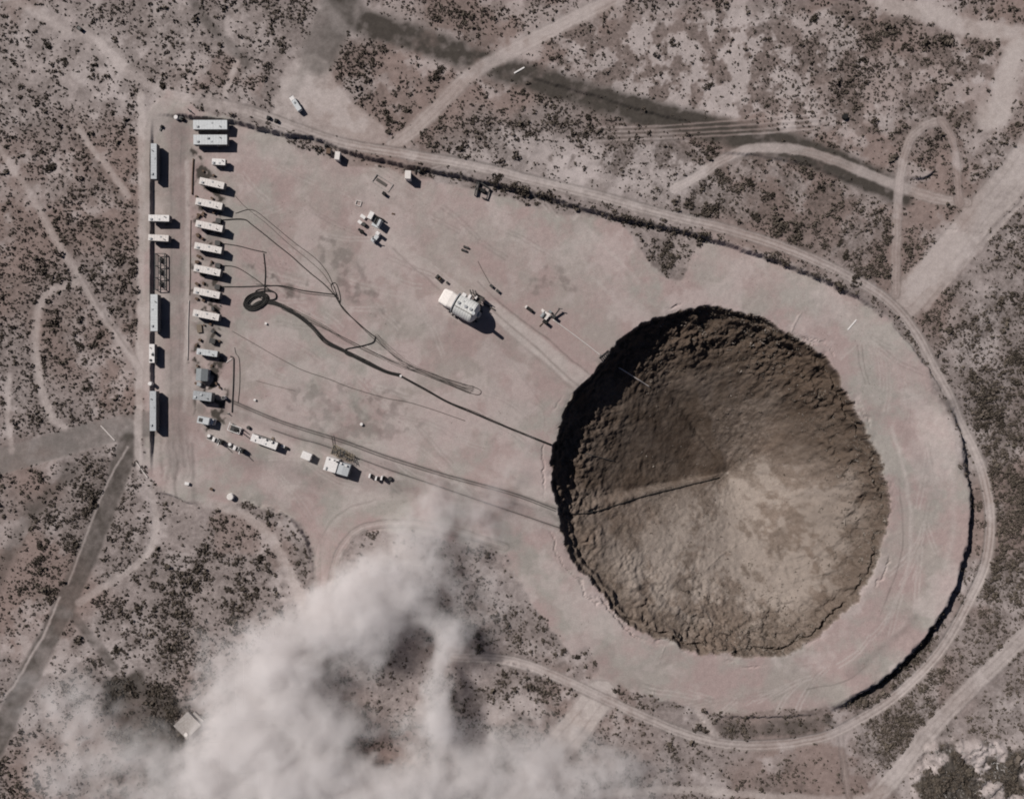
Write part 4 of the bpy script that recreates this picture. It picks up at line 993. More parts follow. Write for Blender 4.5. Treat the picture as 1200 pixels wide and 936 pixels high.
# truck group on the north part of the pad
cabin('white_locker', 'upright white locker in the cluster north west of the white chamber', (434.4, 252.2), 28, (2.0, 3.4, 2.4), 'cream', 'white')
t = thing('generator_skid', 'open dark generator on white skid with tall end cabinet in the north pad cluster', 'generator', (441.5, 260), 25, 2.0)
MB().box((0, 0, 0.35), (4.4, 4.4, 0.3), bevel=0.04).build('skid', M['bluewhite'], t)
for x in (-1.2, -0.1): MB().box((x, 0.3, 1.1), (0.6, 2.6, 1.2), bevel=0.08).build('radiator', M['dark'], t)
MB().box((0.2, 2.3, 0.9), (4.6, 0.7, 1.6), bevel=0.06).build('tank', M['black'], t)
MB().box((1.5, -0.2, 2.1), (1.1, 3.4, 3.2), bevel=0.06).build('end_cabinet', M['bluewhite'], t)
crate('white_crate', 'white crate at the west edge of the cluster, upper one of two', (425.2, 253.8), 35, (2.4, 1.4, 0.9), 'white')
crate('white_crate', 'white crate at the west edge of the cluster with a dark tank beside it', (421.6, 260.2), 40, (1.9, 1.3, 1.0), 'white')
drum('fuel_drum', 'dark tank drum beside the lower white crate of the cluster', (426.4, 262.6), 0.9, 1.5, 'dark', 'dark')
t = thing('fuel_bowser', 'dark elongated tank on wheels at the south west of the cluster', 'tank trailer', (422.8, 270.4), 38, 1.5)
b = MB().lathe_x([(-1.6, 0.3), (-1.4, 0.6), (1.4, 0.6), (1.6, 0.3)], 20).build('tank', M['black'], t); b.location = (0, 0, 1.0)
MB().box((0, 0, 0.4), (3.0, 1.0, 0.2)).bar((1.4, 0, 0.4), (2.8, 0, 0.3), 0.12).build('frame', M['dark'], t)
for s in (-1, 1): wheel(t, 0, s * 0.75, 0.4)
t = thing('crane_truck', 'white crane truck at the south of the cluster, casting two dark shadows', 'truck', (440, 277.5), -52, 2.4)
MB().box((0, 0, 0.95), (5.4, 2.0, 0.6), bevel=0.08).build('body', M['bluewhite'], t)
c = MB().box((1.9, 0, 2.0), (1.6, 1.9, 2.0), bevel=0.15).build('cab', M['white'], t); MB().box((2.72, 0, 2.4), (0.06, 1.5, 0.7)).build('windscreen', M['glass'], c)
MB().box((-1.7, 0, 2.0), (1.5, 1.7, 2.2), bevel=0.1).build('hoist', M['bluewhite'], t); MB().bar((-1.7, 0, 3.0), (-0.6, 0.3, 4.6), 0.35).build('boom', M['dark'], t)
for x in (-1.7, 1.8):
    for s in (-1, 1): wheel(t, x, s * 0.9, 0.5)
low_gear('dark_plate', 'small rusty plate on the ground east of the locker in the cluster', 'plate', (460.5, 250), 10, [('plate', 'rust', (0, 0, 0.1), (1.6, 0.8, 0.15)), ('lug', 'dark', (0.3, 0, 0.25), (0.4, 0.3, 0.2))])

# ------------------------------------------------------------------ the big chamber
t = thing('vacuum_chamber', 'huge white ribbed chamber with a square white end hood on the haul track', 'test chamber', (545.5, 360.5), 29, 8.0)
R = 5.0
body = MB(); prof = [(-5.2, 3.4), (-4.9, 4.3)]
for i in range(7):
    x = -4.5 + i * 1.22
    prof += [(x, R - 0.02), (x + 0.95, R - 0.02), (x + 1.0, R - 0.09), (x + 1.17, R - 0.09)]
prof += [(4.3, R - 0.1), (5.2, 4.1), (5.9, 2.9), (6.2, 1.4)]
b = body.lathe_x(prof, 48).build('barrel', M['tank'], t); b.location = (0, 0, 4.9)
fl = MB().lathe_x([(-5.75, 4.95), (-5.72, 5.1), (-5.3, 5.1), (-5.27, 4.95)], 48).build('flange', M['grey'], t); fl.location = (0, 0, 5.0)
# end hood with rounded, tapering corners
hood = bmesh.new()
def ring(x, w, h, z, r=1.1, n=5):
    vs = []
    for sx, sz, a0 in ((1, 1, 0), (-1, 1, 90), (-1, -1, 180), (1, -1, 270)):
        for k in range(n + 1):
            a = math.radians(a0 + 90 * k / n)
            vs.append(hood.verts.new((x, sx * (w / 2 - r) + r * math.cos(a), z + sz * (h / 2 - r) + r * math.sin(a))))
    return vs
rs = [ring(-5.8, 7.0, 7.2, 4.2), ring(-8.5, 7.8, 7.0, 4.1), ring(-12.3, 7.2, 5.4, 3.4), ring(-13.0, 6.2, 4.2, 3.0)]
for a, c in zip(rs[:-1], rs[1:]):
    for k in range(len(a)): hood.faces.new((a[k - 1], a[k], c[k], c[k - 1]))
hood.faces.new(rs[0]); hood.faces.new(rs[-1])
h = MB(); h.bm.free(); h.bm = hood
h = h.build('end_hood', M['cream'], t, smooth=False)
sk = MB()
for s in (-1, 1): sk.box((-2.0, s * 2.6, 0.45), (18.0, 0.8, 0.7))
for i in range(8): sk.box((-10 + i * 2.2, 0, 0.75), (0.6, 7.6, 0.5))
sk.build('skid', M['dark'], t)
MB().cyl((4.9, -0.9, 3.0), (4.9, -0.9, 13.6), 0.9, 0.82, n=20).build('vent_stack', M['bluewhite'], t)
MB().lathe_x([(-1.0, 1.4), (0.9, 1.5), (1.4, 0.8)], 24).build('end_dome', M['grey'], t).location = (6.1, 0.3, 5.6)
for y, z, s in ((4.9, 4.6, (2.0, 1.6, 6.0)), (5.3, 4.4, (1.3, 2.2, 5.6))):
    MB().box((-3.4 if y < 5 else -0.9, y, z), s, bevel=0.12).build('equipment_box', M['white'], t)
MB().box((2.8, 6.6, 4.2), (3.8, 3.4, 0.25), bevel=0.03).build('platform', M['greycable'], t)
MB().box((1.6, 6.7, 4.9), (1.1, 1.6, 1.2), bevel=0.08).build('locker', M['cream'], t)
f = MB()
for x in (0.6, 4.9):
    for y in (5.0, 8.4): f.bar((x, y, 0), (x, y, 5.2), 0.3)
f.bar((0.6, 8.4, 5.2), (4.9, 8.4, 5.2), 0.22); f.bar((0.6, 5.0, 5.2), (0.6, 8.4, 5.2), 0.22); f.bar((0.6, 8.4, 0.3), (4.9, 8.4, 4.2), 0.2)
f.bar((-2.4, 8.4, 6.2), (-0.2, 6.2, 6.2), 0.55); f.bar((-1.4, 9.0, 5.8), (0.8, 7.0, 5.8), 0.5); f.bar((-0.2, 9.2, 5.6), (1.0, 8.2, 5.6), 0.6)
f.bar((-2.4, 8.4, 0), (-2.4, 8.4, 6.2), 0.3); f.bar((-0.2, 9.2, 0), (-0.2, 9.2, 5.6), 0.3); f.bar((-1.0, 7.0, 0), (-1.0, 7.0, 6.2), 0.3)
f.build('support_frame', M['dark'], t)
for x in (-3.6, 0.0, 2.6): MB().cyl((x, 0.4, 9.6), (x, 0.4, 10.3), 0.7, n=18).build('hatch', M['grey'], t)
f = MB()
for y in (-0.35, 0.35): f.bar((-1.8, 1.6 + y, 9.7), (-1.8 + 0.0, 4.9 + y, 6.2), 0.12)
for i in range(8): f.bar((-1.8, 1.35 + i * .45, 9.6 - i * .45), (-1.8, 2.05 + i * .45, 9.5 - i * .45), 0.1)
f.build('ladder', M['dark'], t)
MB().bar((-4.6, -1.6, 9.75), (4.0, -1.6, 9.75), 0.22).bar((4.0, -1.6, 9.75), (4.6, -2.6, 8.8), 0.22).build('pipe', M['greycable'], t)
for x, y in ((-7.2, -4.4), (-5.2, -5.0), (-3.4, -5.2)): MB().box((x, y, 0.7), (0.9, 1.1, 1.4), bevel=0.1).build('jack', M['concrete'], t)
MB().bar((5.6, 6.6, 0.35), (11.5, 6.4, 0.35), 0.6).build('guide_rail', M['greycable'], t)

t = thing('tracked_dozer', 'small dark tracked dozer on the haul track above the white end hood', 'dozer', (513.5, 325), 42, 1.6)
MB().box((0, 0, 0.9), (2.6, 1.1, 0.9), bevel=0.1).build('body', M['rust'], t)
for s in (-1, 1): MB().box((0, s * 0.85, 0.4), (3.0, 0.5, 0.75), bevel=0.2).build('crawler', M['black'], t)
MB().box((-0.5, 0, 1.6), (1.0, 1.1, 0.8), bevel=0.08).build('cab', M['dark'], t); MB().box((1.9, 0, 0.6), (0.2, 2.4, 0.9), bevel=0.04).build('blade', M['dark'], t)
crate('dark_crate', 'tiny dark crate just north of the white end hood of the chamber', (524, 331), 20, (0.9, 0.9, 0.9), 'dark')
for p, lab in (((576, 335), 'dark crate on the pad right of the chamber, upper of two'), ((583.3, 341), 'dark crate on the pad right of the chamber, lower of two')):
    crate('dark_crate', lab, p, 40, (1.7, 1.2, 1.1), 'dark')

# ------------------------------------------------------------------ winch station and pipe into the crater
t = thing('engine_unit', 'dark long engine unit with a pale nose west of the winch station', 'engine', (620.3, 362), 36, 1.4)
MB().box((0.3, 0, 0.85), (3.2, 1.4, 1.1), bevel=0.1).build('housing', M['black'], t); MB().box((-1.8, 0, 0.7), (0.9, 1.4, 0.9), bevel=0.1).build('nose', M['cream'], t); MB().box((0, 0, 0.15), (4.2, 1.2, 0.3)).build('skid', M['dark'], t)
t = thing('winch_station', 'winch station of white beams and black housings where the pale pipe starts', 'winch', (640, 370.5), 38, 1.2)
f = MB()
f.box((-1.0, 1.3, 0.7), (5.2, 0.9, 0.5), bevel=0.06).box((0.6, 0.0, 0.9), (1.2, 4.0, 0.5), bevel=0.06).box((-2.6, 1.0, 0.9), (1.2, 1.3, 0.8), bevel=0.06)
f.build('frame', M['cream'], t)
MB().cyl((-1.4, -1.8, 1.0), (-1.4, 0.4, 1.0), 0.95, n=24).build('drum', M['slate'], t)
MB().box((1.3, -2.4, 1.3), (2.4, 1.6, 2.4), bevel=0.1).build('engine_housing', M['black'], t)
MB().box((2.9, 1.9, 1.4), (1.8, 1.6, 2.6), bevel=0.1).build('cab', M['dark'], t)
MB().box((0.2, 2.9, 0.6), (1.6, 1.0, 0.9), bevel=0.06).build('battery_box', M['slate'], t)
MB().bar((3.0, 2.2, 1.0), (2.9, 6.4, 2.2), 0.65).bar((2.2, 6.2, 2.0), (4.0, 7.2, 2.4), 0.35).build('boom', M['dark'], t)
MB().bar((0.6, -3.4, 0.2), (0.4, -5.6, 0.2), 0.3).build('outrigger', M['rust'], t)
t = thing('rim_walkway', 'broken dark lattice walkway hanging on the crater lip at the end of the pale pipe', 'walkway', (708.5, 416.5), -42, 0.7, sink=0.0)
f = MB()
for y in (-0.9, 0.9): f.bar((-2.6, y, 0.5), (2.6, y * 0.7, 0.3), 0.35)
for i in range(6): f.bar((-2.5 + i, -0.9, 0.45), (-2.1 + i, 0.9, 0.45), 0.28)
for x in (-2.4, 2.2):
    for y in (-0.9, 0.9): f.bar((x, y, -0.3), (x, y, 1.3), 0.22)
f.build('lattice', M['dark'], t)

# ------------------------------------------------------------------ markers, gate, south west bunker
def strip(name, label, cat, a, b, w, m):
    ax, ay = W(a); bx_, by = W(b)
    L = math.hypot(bx_ - ax, by - ay); rz = math.atan2(by - ay, bx_ - ax)
    mx, my = (ax + bx_) / 2, (ay + by) / 2
    o = MB().box((0, 0, 0), (L, w, 0.12), bevel=0.03).build(name, M[m])
    z0, z1 = hz(ax, ay), hz(bx_, by)
    o.location = (mx, my, max((z0 + z1) / 2, hz(mx, my)) + 0.14); o.rotation_euler = (0, -math.atan2(z1 - z0, L), rz)
    return tag(o, label, cat)
strip('ground_marker', 'white marker strip lying on the dark road at the top', 'marker', (602.5, 86), (614.5, 79.5), 0.65, 'white')
strip('ground_marker', 'white marker strip lying on the pale ground east of the crater', 'marker', (993.5, 386.5), (1004, 374.5), 0.6, 'white')
strip('barrier_pole', 'thin white barrier pole lying across the grey road at the left', 'barrier', (118.5, 498.5), (135, 516), 0.55, 'palepipe')
strip('barrier_pole', 'short white barrier pole at the south west corner of the yard', 'barrier', (160, 541), (173.5, 559.5), 0.6, 'palepipe')
strip('concrete_beam', 'pale beam lying in a small square on the pad east of the yard', 'beam', (265, 425), (272, 420), 0.5, 'palepipe')

t = thing('dust_bunker', 'pale low bunker roof with a small ring hatch in the dust at the lower left', 'bunker', (219, 850), -45, 2.2)
MB().box((0, 0, 1.0), (8.6, 8.0, 2.1), bevel=0.1).build('wall', M['concrete'], t)
MB().box((0.2, 0, 2.15), (9.4, 8.8, 0.25), bevel=0.05).build('roof', M['concrete'], t)
MB().cyl((-3.0, -2.6, 2.2), (-3.0, -2.6, 2.7), 0.9, n=20).build('ring_hatch', M['cream'], t)
MB().box((5.2, -1.0, 0.5), (2.2, 6.4, 0.9), bevel=0.08).build('apron', M['concrete'], t)
drum('survey_drum', 'small black drum alone in scrub at the upper right', (991.5, 136), 1.3, 1.3, 'black', 'black')
low_gear('dark_sled', 'small black box on bare soil at the upper left corner of the scene', 'box', (92.8, 33.2), 35, [('base', 'black', (0, 0, 0.7), (2.6, 1.7, 1.3)), ('lid', 'dark', (0.1, 0, 1.4), (1.6, 1.2, 0.2))])
for p, lab in (((311.5, 379), 'tiny white box on bare pad below the black coil'), ((298.5, 468.5), 'tiny white box on the pad above the double cable band')):
    crate('white_box', lab, p, 20, (0.9, 0.8, 0.7), 'white')
drum('splice_can', 'white cable splice can where the black cables gather on the pad', (469.5, 440.5), 0.55, 0.7, 'white', 'white')

# ------------------------------------------------------------------ cables and pipes
def tube(pts, r, n=6, seg=4, lift=0.0, wob=0.0, sides=6, air=None):
    q = [W(p) for p in smooth_poly(pts, n)]
    # resample
    out = [q[0]]; acc = 0
    for a, b in zip(q[:-1], q[1:]):
        L = math.hypot(b[0] - a[0], b[1] - a[1])
        k = max(1, int(L / 0.9))
        for i in range(1, k + 1): out.append((a[0] + (b[0] - a[0]) * i / k, a[1] + (b[1] - a[1]) * i / k))
    out = np.array(out)
    if wob:
        out[1:-1] += np.cumsum(RNG.normal(0, wob, out[1:-1].shape), 0) * np.sin(np.linspace(0, math.pi, len(out) - 2))[:, None]
    z = height(out[:, 0], out[:, 1])
    z = np.maximum(z, (np.roll(z, 1) + np.roll(z, -1)) / 2) if len(z) > 4 else z
    z[0], z[-1] = height(out[[0, -1], 0], out[[0, -1], 1])
    co = np.column_stack([out, z + r * 0.75 + lift])
    if air is not None: co[:, 2] = np.linspace(co[0, 2], co[-1, 2], len(co))
    tan = np.gradient(co, axis=0); tan /= np.linalg.norm(tan, axis=1, keepdims=True) + 1e-9
    side = np.cross(tan, (0, 0, 1.0)); side /= np.linalg.norm(side, axis=1, keepdims=True) + 1e-9
    up = np.cross(side, tan)
    a = np.arange(sides) * 2 * math.pi / sides
    v = (co[:, None] + r * (np.cos(a)[None, :, None] * side[:, None] + np.sin(a)[None, :, None] * up[:, None])).reshape(-1, 3)
    fs = []
    for i in range(len(co) - 1):
        for k in range(sides):
            k2 = (k + 1) % sides
            fs.append((i * sides + k, i * sides + k2, (i + 1) * sides + k2, (i + 1) * sides + k))
    fs.append(tuple(range(sides))[::-1]); fs.append(tuple((len(co) - 1) * sides + k for k in range(sides)))
    return v, fs
def cable_mesh(name, v, fs, m, parent=None):
    me = bpy.data.meshes.new(name); me.from_pydata(v.tolist(), [], fs); me.update()
    me.polygons.foreach_set('use_smooth', [True] * len(me.polygons)); me.materials.append(M[m])
    o = bpy.data.objects.new(name, me); C.objects.link(o)
    if parent is not None: o.parent = parent
    return o
def cable(label, pts, r=0.18, m='cable', wob=0.02, name='cable', cat='cable', group=None, lift=0.0, air=None, n=6):
    v, fs = tube(pts, r, wob=wob, lift=lift, air=air, n=n)
    return tag(cable_mesh(name, v, fs, m), label, cat, group)
def bundle(label, pts, strands, r, spread, m='cable', name='cable_bundle'):
    x, y = W(pts[0])
    t = bpy.data.objects.new(name, None); C.objects.link(t); tag(t, label, 'cable bundle')
    for k in range(strands):
        off = (k - (strands - 1) / 2) * spread
        q = []
        for i, p in enumerate(pts):
            a = pts[max(i - 1, 0)]; b = pts[min(i + 1, len(pts) - 1)]
            dx, dy = b[0] - a[0], b[1] - a[1]; L = math.hypot(dx, dy) + 1e-6
            o = off * (0.6 + 0.8 * random.random())
            q.append((p[0] - dy / L * o, p[1] + dx / L * o))
        v, fs = tube(q, r * random.uniform(0.8, 1.2), wob=0.02, lift=0.04 * (k % 3))
        cable_mesh('strand', v, fs, m, t)
    return t
bundle('thick black cable bundle from the coil down to the splice can', [(292, 362), (306, 354), (326, 357), (348, 369), (366, 383), (382, 400), (402, 411), (428, 424), (452, 435), (469, 440)], 6, 0.20, 0.72)
bundle('black cable bundle from the splice can to the lip of the crater', [(471, 441.5), (498, 456), (525, 471), (556, 484), (590, 499), (622, 512), (646, 521)], 3, 0.19, 0.8)
bundle('grey bundle of fine cables looping to a rounded end on the pad', [(440, 392), (456, 410), (480, 428), (506, 440), (534, 450), (555, 456)], 5, 0.10, 1.3, 'greycable')
bundle('grey bundle of fine cables on the north side of the thick black bundle', [(318, 352), (346, 366), (376, 381), (404, 398), (436, 414), (470, 428), (500, 438), (552, 460)], 4, 0.10, 1.1, 'greycable')
def oval(cx_, cy_, a, b, rot, n=11, start=0, span=360):
    r_ = math.radians(rot)
    return [(cx_ + a * math.cos(u) * math.cos(r_) - b * math.sin(u) * math.sin(r_), cy_ + a * math.cos(u) * math.sin(r_) + b * math.sin(u) * math.cos(r_)) for u in np.radians(np.linspace(start, start + span, n))]
coil = bpy.data.objects.new('cable_coil', None); C.objects.link(coil); tag(coil, 'large black coil of cable lying on the pad at the start of the thick bundle', 'cable coil')
for k in range(13):
    v, fs = tube(oval(300 + random.uniform(-1, 1.4), 353 + random.uniform(-1, 1), 9.5 + 0.5 * k, 3.6 + 0.46 * k, -24 + random.uniform(-5, 5), start=40 * k), 0.21, lift=0.10 * (k % 4))
    cable_mesh('turn', v, fs, 'cable', coil)
v, fs = tube(oval(312, 345, 13, 6, 10, 12), 0.22); cable_mesh('turn', v, fs, 'cable', coil)
v, fs = tube([(288, 362), (287, 352), (294, 345), (310, 341), (322, 343), (323, 350), (312, 352)], 0.22, lift=0.2); cable_mesh('turn', v, fs, 'cable', coil)
cable('black cable from the northernmost cable box curving down to the sharp bend on the pad', [(258, 258), (285, 257), (296, 264), (318, 281), (342, 300), (362, 318), (380, 333), (392, 346), (402, 362), (418, 377), (432, 389), (440, 395)], 0.24)
cable('thin black cable leaving the yard by the northernmost box and running just above its neighbour', [(276, 250), (296, 246), (318, 262), (345, 284), (370, 303), (384, 320), (392, 338), (396, 348), (400, 360)], 0.13)
cable('thin grey cable fanning out between the two northern cables', [(274, 228), (288, 243), (312, 262), (336, 284), (358, 302), (376, 318), (388, 334)], 0.11, 'greycable')
cable('black cable from the second cable box joining the vertical one', [(257, 285), (278, 288), (298, 293), (312, 296)], 0.18)
cable('black cable from the third cable box down to the coil', [(257, 311), (276, 313), (292, 322), (306, 332), (318, 341)], 0.18)
cable('black cable from the fourth cable box running east across the pad', [(257, 336), (282, 336), (310, 335), (330, 335), (352, 340), (374, 343), (391, 345)], 0.22)
cable('thin black cable below the fourth-box cable running east', [(300, 333), (330, 336), (356, 343), (380, 346), (394, 348)], 0.12)
cable('straight black cable running down the photo into the coil', [(309, 297), (311, 318), (310, 340), (310, 348)], 0.22)
cable('black cable doubling back from the sharp bend to the thick bundle', [(440, 395), (437, 401), (424, 405), (408, 408), (404, 411), (408, 416), (428, 422)], 0.26)
cable('thin black cable in a long loop with a rounded east end', [(392, 336), (396, 352), (402, 360), (420, 380), (446, 404), (476, 426), (520, 443), (556, 454), (563, 459), (556, 462), (524, 450), (478, 432), (440, 414), (400, 394), (360, 376), (330, 362)], 0.13)
cable('thin black cable in a small loop beside the northern cables', [(396, 350), (391, 342), (388, 334), (393, 332), (397, 340), (399, 350), (398, 356)], 0.16)
cable('pale thin cable from the bend to the splice can', [(430, 405), (442, 414), (456, 426), (468, 438)], 0.11, 'palepipe')
cable('thin grey cable wandering across the lower pad to the crater side', [(272, 388), (300, 404), (330, 421), (356, 434), (384, 443), (412, 454), (452, 466), (478, 471), (508, 480), (545, 493)], 0.13, 'greycable')
cable('fine grey cable below the wandering one on the pad', [(300, 446), (322, 452), (346, 458)], 0.08, 'greycable')
cable('west grey pipe of the pair running down the east side of the yard', [(270, 417.5), (273.5, 419), (274, 425), (273.5, 450), (272.5, 470), (272, 483)], 0.26, 'dark', 0, 'pipe', 'pipe')
cable('thin east pipe of the pair running down the east side of the yard', [(275, 407), (276.5, 414), (280.5, 422), (281, 450), (279, 472)], 0.13, 'greycable', 0, 'pipe', 'pipe')
for k, (o, r_, lab) in enumerate([(0, .16, 'upper'), (2.8, .13, 'middle')]):
    cable('dark ' + lab + ' conduit of the double band running from yard to crater', [(272, 469 + o), (330, 493 + o), (400, 515 + o), (450, 533 + o), (520, 555 + o), (600, 577 + o), (651, 596 + o)], r_, 'dark', 0.01, 'conduit', 'conduit')
cable('thin dark conduit south of the double cable band', [(318, 503), (350, 514), (380, 522), (450, 548), (520, 572), (590, 596), (655, 618)], 0.14, 'dark', 0.01, 'conduit', 'conduit')
cable('pale pipe running straight from the winch station to the crater lip', [(648, 374.5), (668, 389), (688, 404), (704.5, 417)], 0.30, 'palepipe', 0, 'pipe', 'pipe', n=1)
def into(p, d):   # pixel on the crater floor -> plan position whose floor point is seen there
    return (CX + (p[0] - CX) * (CAM_H + d) / CAM_H, CY + (p[1] - CY) * (CAM_H + d) / CAM_H)
cable('pale broken pipe lying down the dark crater slope', [into((722.5, 431.5), 18), into((740, 442), 21), into((758.5, 453.5), 25)], 0.30, 'palepipe', 0, 'pipe', 'pipe', n=1)
cable('long dark cable lying across the crater floor to its lowest point', [into((660, 602), 7), into((692, 598), 17), into((730, 587), 23), into((762, 578), 28), into((800, 569), 34), into((842, 559), 40)], 0.28, 'cable', 0.02)
cable('pale broken cable fallen down the crater wall in line with the black bundle', [into((684, 531), 12), into((704, 536), 16), into((722, 541), 18)], 0.22, 'greycable', 0.05)
crate('dark_crate', 'black debris box on the cable crossing the crater floor', into((692, 598), 15), 10, (1.6, 1.1, 0.9), 'black')
cable('pale hose along the east edge of the lane beside the southern cream trailers', [(221.5, 352), (220.5, 380), (220.3, 405), (219.8, 422)], 0.22, 'palepipe', 0, 'hose', 'hose')
cable('dark hose along the west ends of the northern cream trailers', [(226.5, 186), (225.5, 205), (225.3, 228)], 0.34, 'rust', 0.02, 'hose', 'hose')
cable('thin dark hose along the east edge of the lane by the middle cream trailers', [(223.6, 258), (223.2, 290), (223, 318), (222.2, 346)], 0.16, 'rust', 0.02, 'hose', 'hose')
cable('thin black cable lying from the west slope of the haul track', [(560, 306), (566, 318), (574, 332)], 0.12, 'greycable')

# ------------------------------------------------------------------ scrub: thousands of low bushes, one object
def leaf_template(n, seed, size=0.5):
    r = np.random.default_rng(seed)
    d = r.normal(size=(n, 3)); d[:, 2] = np.abs(d[:, 2]) * 0.9; d /= np.linalg.norm(d, axis=1, keepdims=True)
    c = d * (r.random((n, 1)) ** 0.45) * np.array([0.85, 0.85, 0.75]) + np.array([0, 0, 0.12])
    u = np.cross(d, r.normal(size=(n, 3))); u /= np.linalg.norm(u, axis=1, keepdims=True); v = np.cross(d + 0.7 * r.normal(size=(n, 3)), u); v /= np.linalg.norm(v, axis=1, keepdims=True)
    s = size * r.uniform(0.6, 1.25, (n, 1))
    return np.stack([c - u * s * .5 - v * s * .5, c + u * s * .5 - v * s * .4, c + u * s * .4 + v * s * .5, c - u * s * .5 + v * s * .45], 1)   # n,4,3
def leaf_mat(name, cols):
    m = bpy.data.materials.new(name); m.use_nodes = True
    nt = m.node_tree; b = nt.nodes['Principled BSDF']; b.inputs['Roughness'].default_value = 0.9; b.inputs['Specular IOR Level'].default_value = 0.1
    at = nt.nodes.new('ShaderNodeAttribute'); at.attribute_name = 'tone'
    cr_ = nt.nodes.new('ShaderNodeValToRGB'); e = cr_.color_ramp.elements
    e[0].color = (*cols[0], 1); e[1].color = (*cols[-1], 1)
    for i, c in enumerate(cols[1:-1]):
        k = e.new((i + 1) / (len(cols) - 1)); k.color = (*c, 1)
    nt.links.new(at.outputs['Fac'], cr_.inputs[0]); nt.links.new(cr_.outputs[0], b.inputs['Base Color'])
    return m
LEAF = leaf_mat('scrub_leaf', [(0.040, 0.033, 0.026), (0.074, 0.060, 0.050), (0.098, 0.081, 0.066), (0.150, 0.122, 0.106)])
def scatter(name, x, y, s, tpl, m, tone, flat=0.9, sink=0.1):
    vs = []; tn = []
    k = RNG.integers(0, len(tpl), len(x)); rot = RNG.uniform(0, 2 * math.pi, len(x)); z = height(x, y)
    asp = RNG.uniform(0.7, 1.3, len(x))
    for i, T in enumerate(tpl):
        q = k == i
        c, sn = np.cos(rot[q])[:, None, None], np.sin(rot[q])[:, None, None]; sc_ = s[q][:, None, None]; a = asp[q][:, None, None]
        tx, ty, tz = T[None, :, :, 0] * a, T[None, :, :, 1], T[None, :, :, 2]
        px = (tx * c - ty * sn) * sc_ + x[q][:, None, None]; py = (tx * sn + ty * c) * sc_ + y[q][:, None, None]
        pz = tz * sc_ * flat + (z[q] - sink * s[q])[:, None, None]
        vs.append(np.stack([px, py, pz], -1).reshape(-1, 3)); tn.append(np.repeat(tone[q], T.shape[0] * T.shape[1]))
    v = np.concatenate(vs).astype(np.float32); tn = np.concatenate(tn).astype(np.float32)
    nf = len(v) // 4
    me = bpy.data.meshes.new(name)
    me.vertices.add(len(v)); me.vertices.foreach_set('co', v.ravel())
    me.loops.add(len(v)); me.loops.foreach_set('vertex_index', np.arange(len(v), dtype=np.int32))
    me.polygons.add(nf); me.polygons.foreach_set('loop_start', np.arange(0, len(v), 4, dtype=np.int32)); me.update()
    at = me.attributes.new('tone', 'FLOAT', 'POINT'); at.data.foreach_set('value', tn)
    me.materials.append(m)
    o = bpy.data.objects.new(name, me); C.objects.link(o)
    return o
size = np.clip(RNG.lognormal(-0.56, 0.40, len(bx_)), 0.26, 1.6) * (0.8 + 0.35 * np.clip(dn, 0, 1.4)) * np.where(RNG.random(len(bx_)) < 0.12, 1.6, 1.0)
tone = np.clip(RNG.normal(0.45, 0.2, len(bx_)), 0, 1)
scrub = scatter('desert_scrub', bx_, by_, size, [leaf_template(13, s_) for s_ in range(6)], LEAF, tone)
scrub['kind'] = 'stuff'
# stubble on the pad edges and grit
# larger shrubs one can tell from the rest
def shrub_mesh(seed):
    r = np.random.default_rng(seed); parts = []
    for k in range(9):
        c = r.normal(size=3) * np.array([0.55, 0.5, 0.1]); s_ = r.uniform(0.4, 0.75)
        parts.append(leaf_template(34, seed * 20 + k, 0.34) * s_ + c * np.array([1, 1, 1.0]))
    return np.concatenate(parts)
big = [(55, 53), (73, 71), (58, 195), (62, 198), (96, 318), (80, 336), (117, 393), (104, 452), (93, 405), (190, 100), (165, 710), (207, 722), (137, 762), (162, 716), (515, 84), (510, 92),
       (790, 52), (830, 100), (955, 20), (1008, 72), (1060, 55), (880, 215), (960, 220), (985, 285), (990, 300), (1002, 330), (885, 255), (905, 230), (1185, 350), (1190, 420), (1140, 460),
       (1155, 500), (584, 211), (676, 770), (724, 808), (268, 690), (305, 655), (52, 640), (45, 655), (300, 690), (830, 176), (1030, 290), (690, 138), (614, 110), (560, 760)]
shr = None
for k, p in enumerate(big):
    x, y = P(p)
    if k < 3:
        T = shrub_mesh(200 + k).reshape(-1, 3)
        me = bpy.data.meshes.new('desert_shrub'); me.from_pydata(T.tolist(), [], [(i, i + 1, i + 2, i + 3) for i in range(0, len(T), 4)]); me.update()
        at = me.attributes.new('tone', 'FLOAT', 'POINT'); at.data.foreach_set('value', np.full(len(T), 0.06 + 0.06 * k, np.float32)); me.materials.append(LEAF)
        shr = (shr or []) + [me]
        o = bpy.data.objects.new('desert_shrub', me)
    else:
        o = bpy.data.objects.new('desert_shrub', shr[k % 3])
    C.objects.link(o)
    s_ = random.uniform(1.5, 2.6); o.location = (x, y, hz(x, y) - 0.1); o.scale = (s_, s_, s_ * 0.75); o.rotation_euler = (0, 0, random.uniform(0, 6.28))
    tag(o, 'dark rounded desert shrub standing larger than the scrub around it', 'shrub', 'large shrubs in the desert scrub')

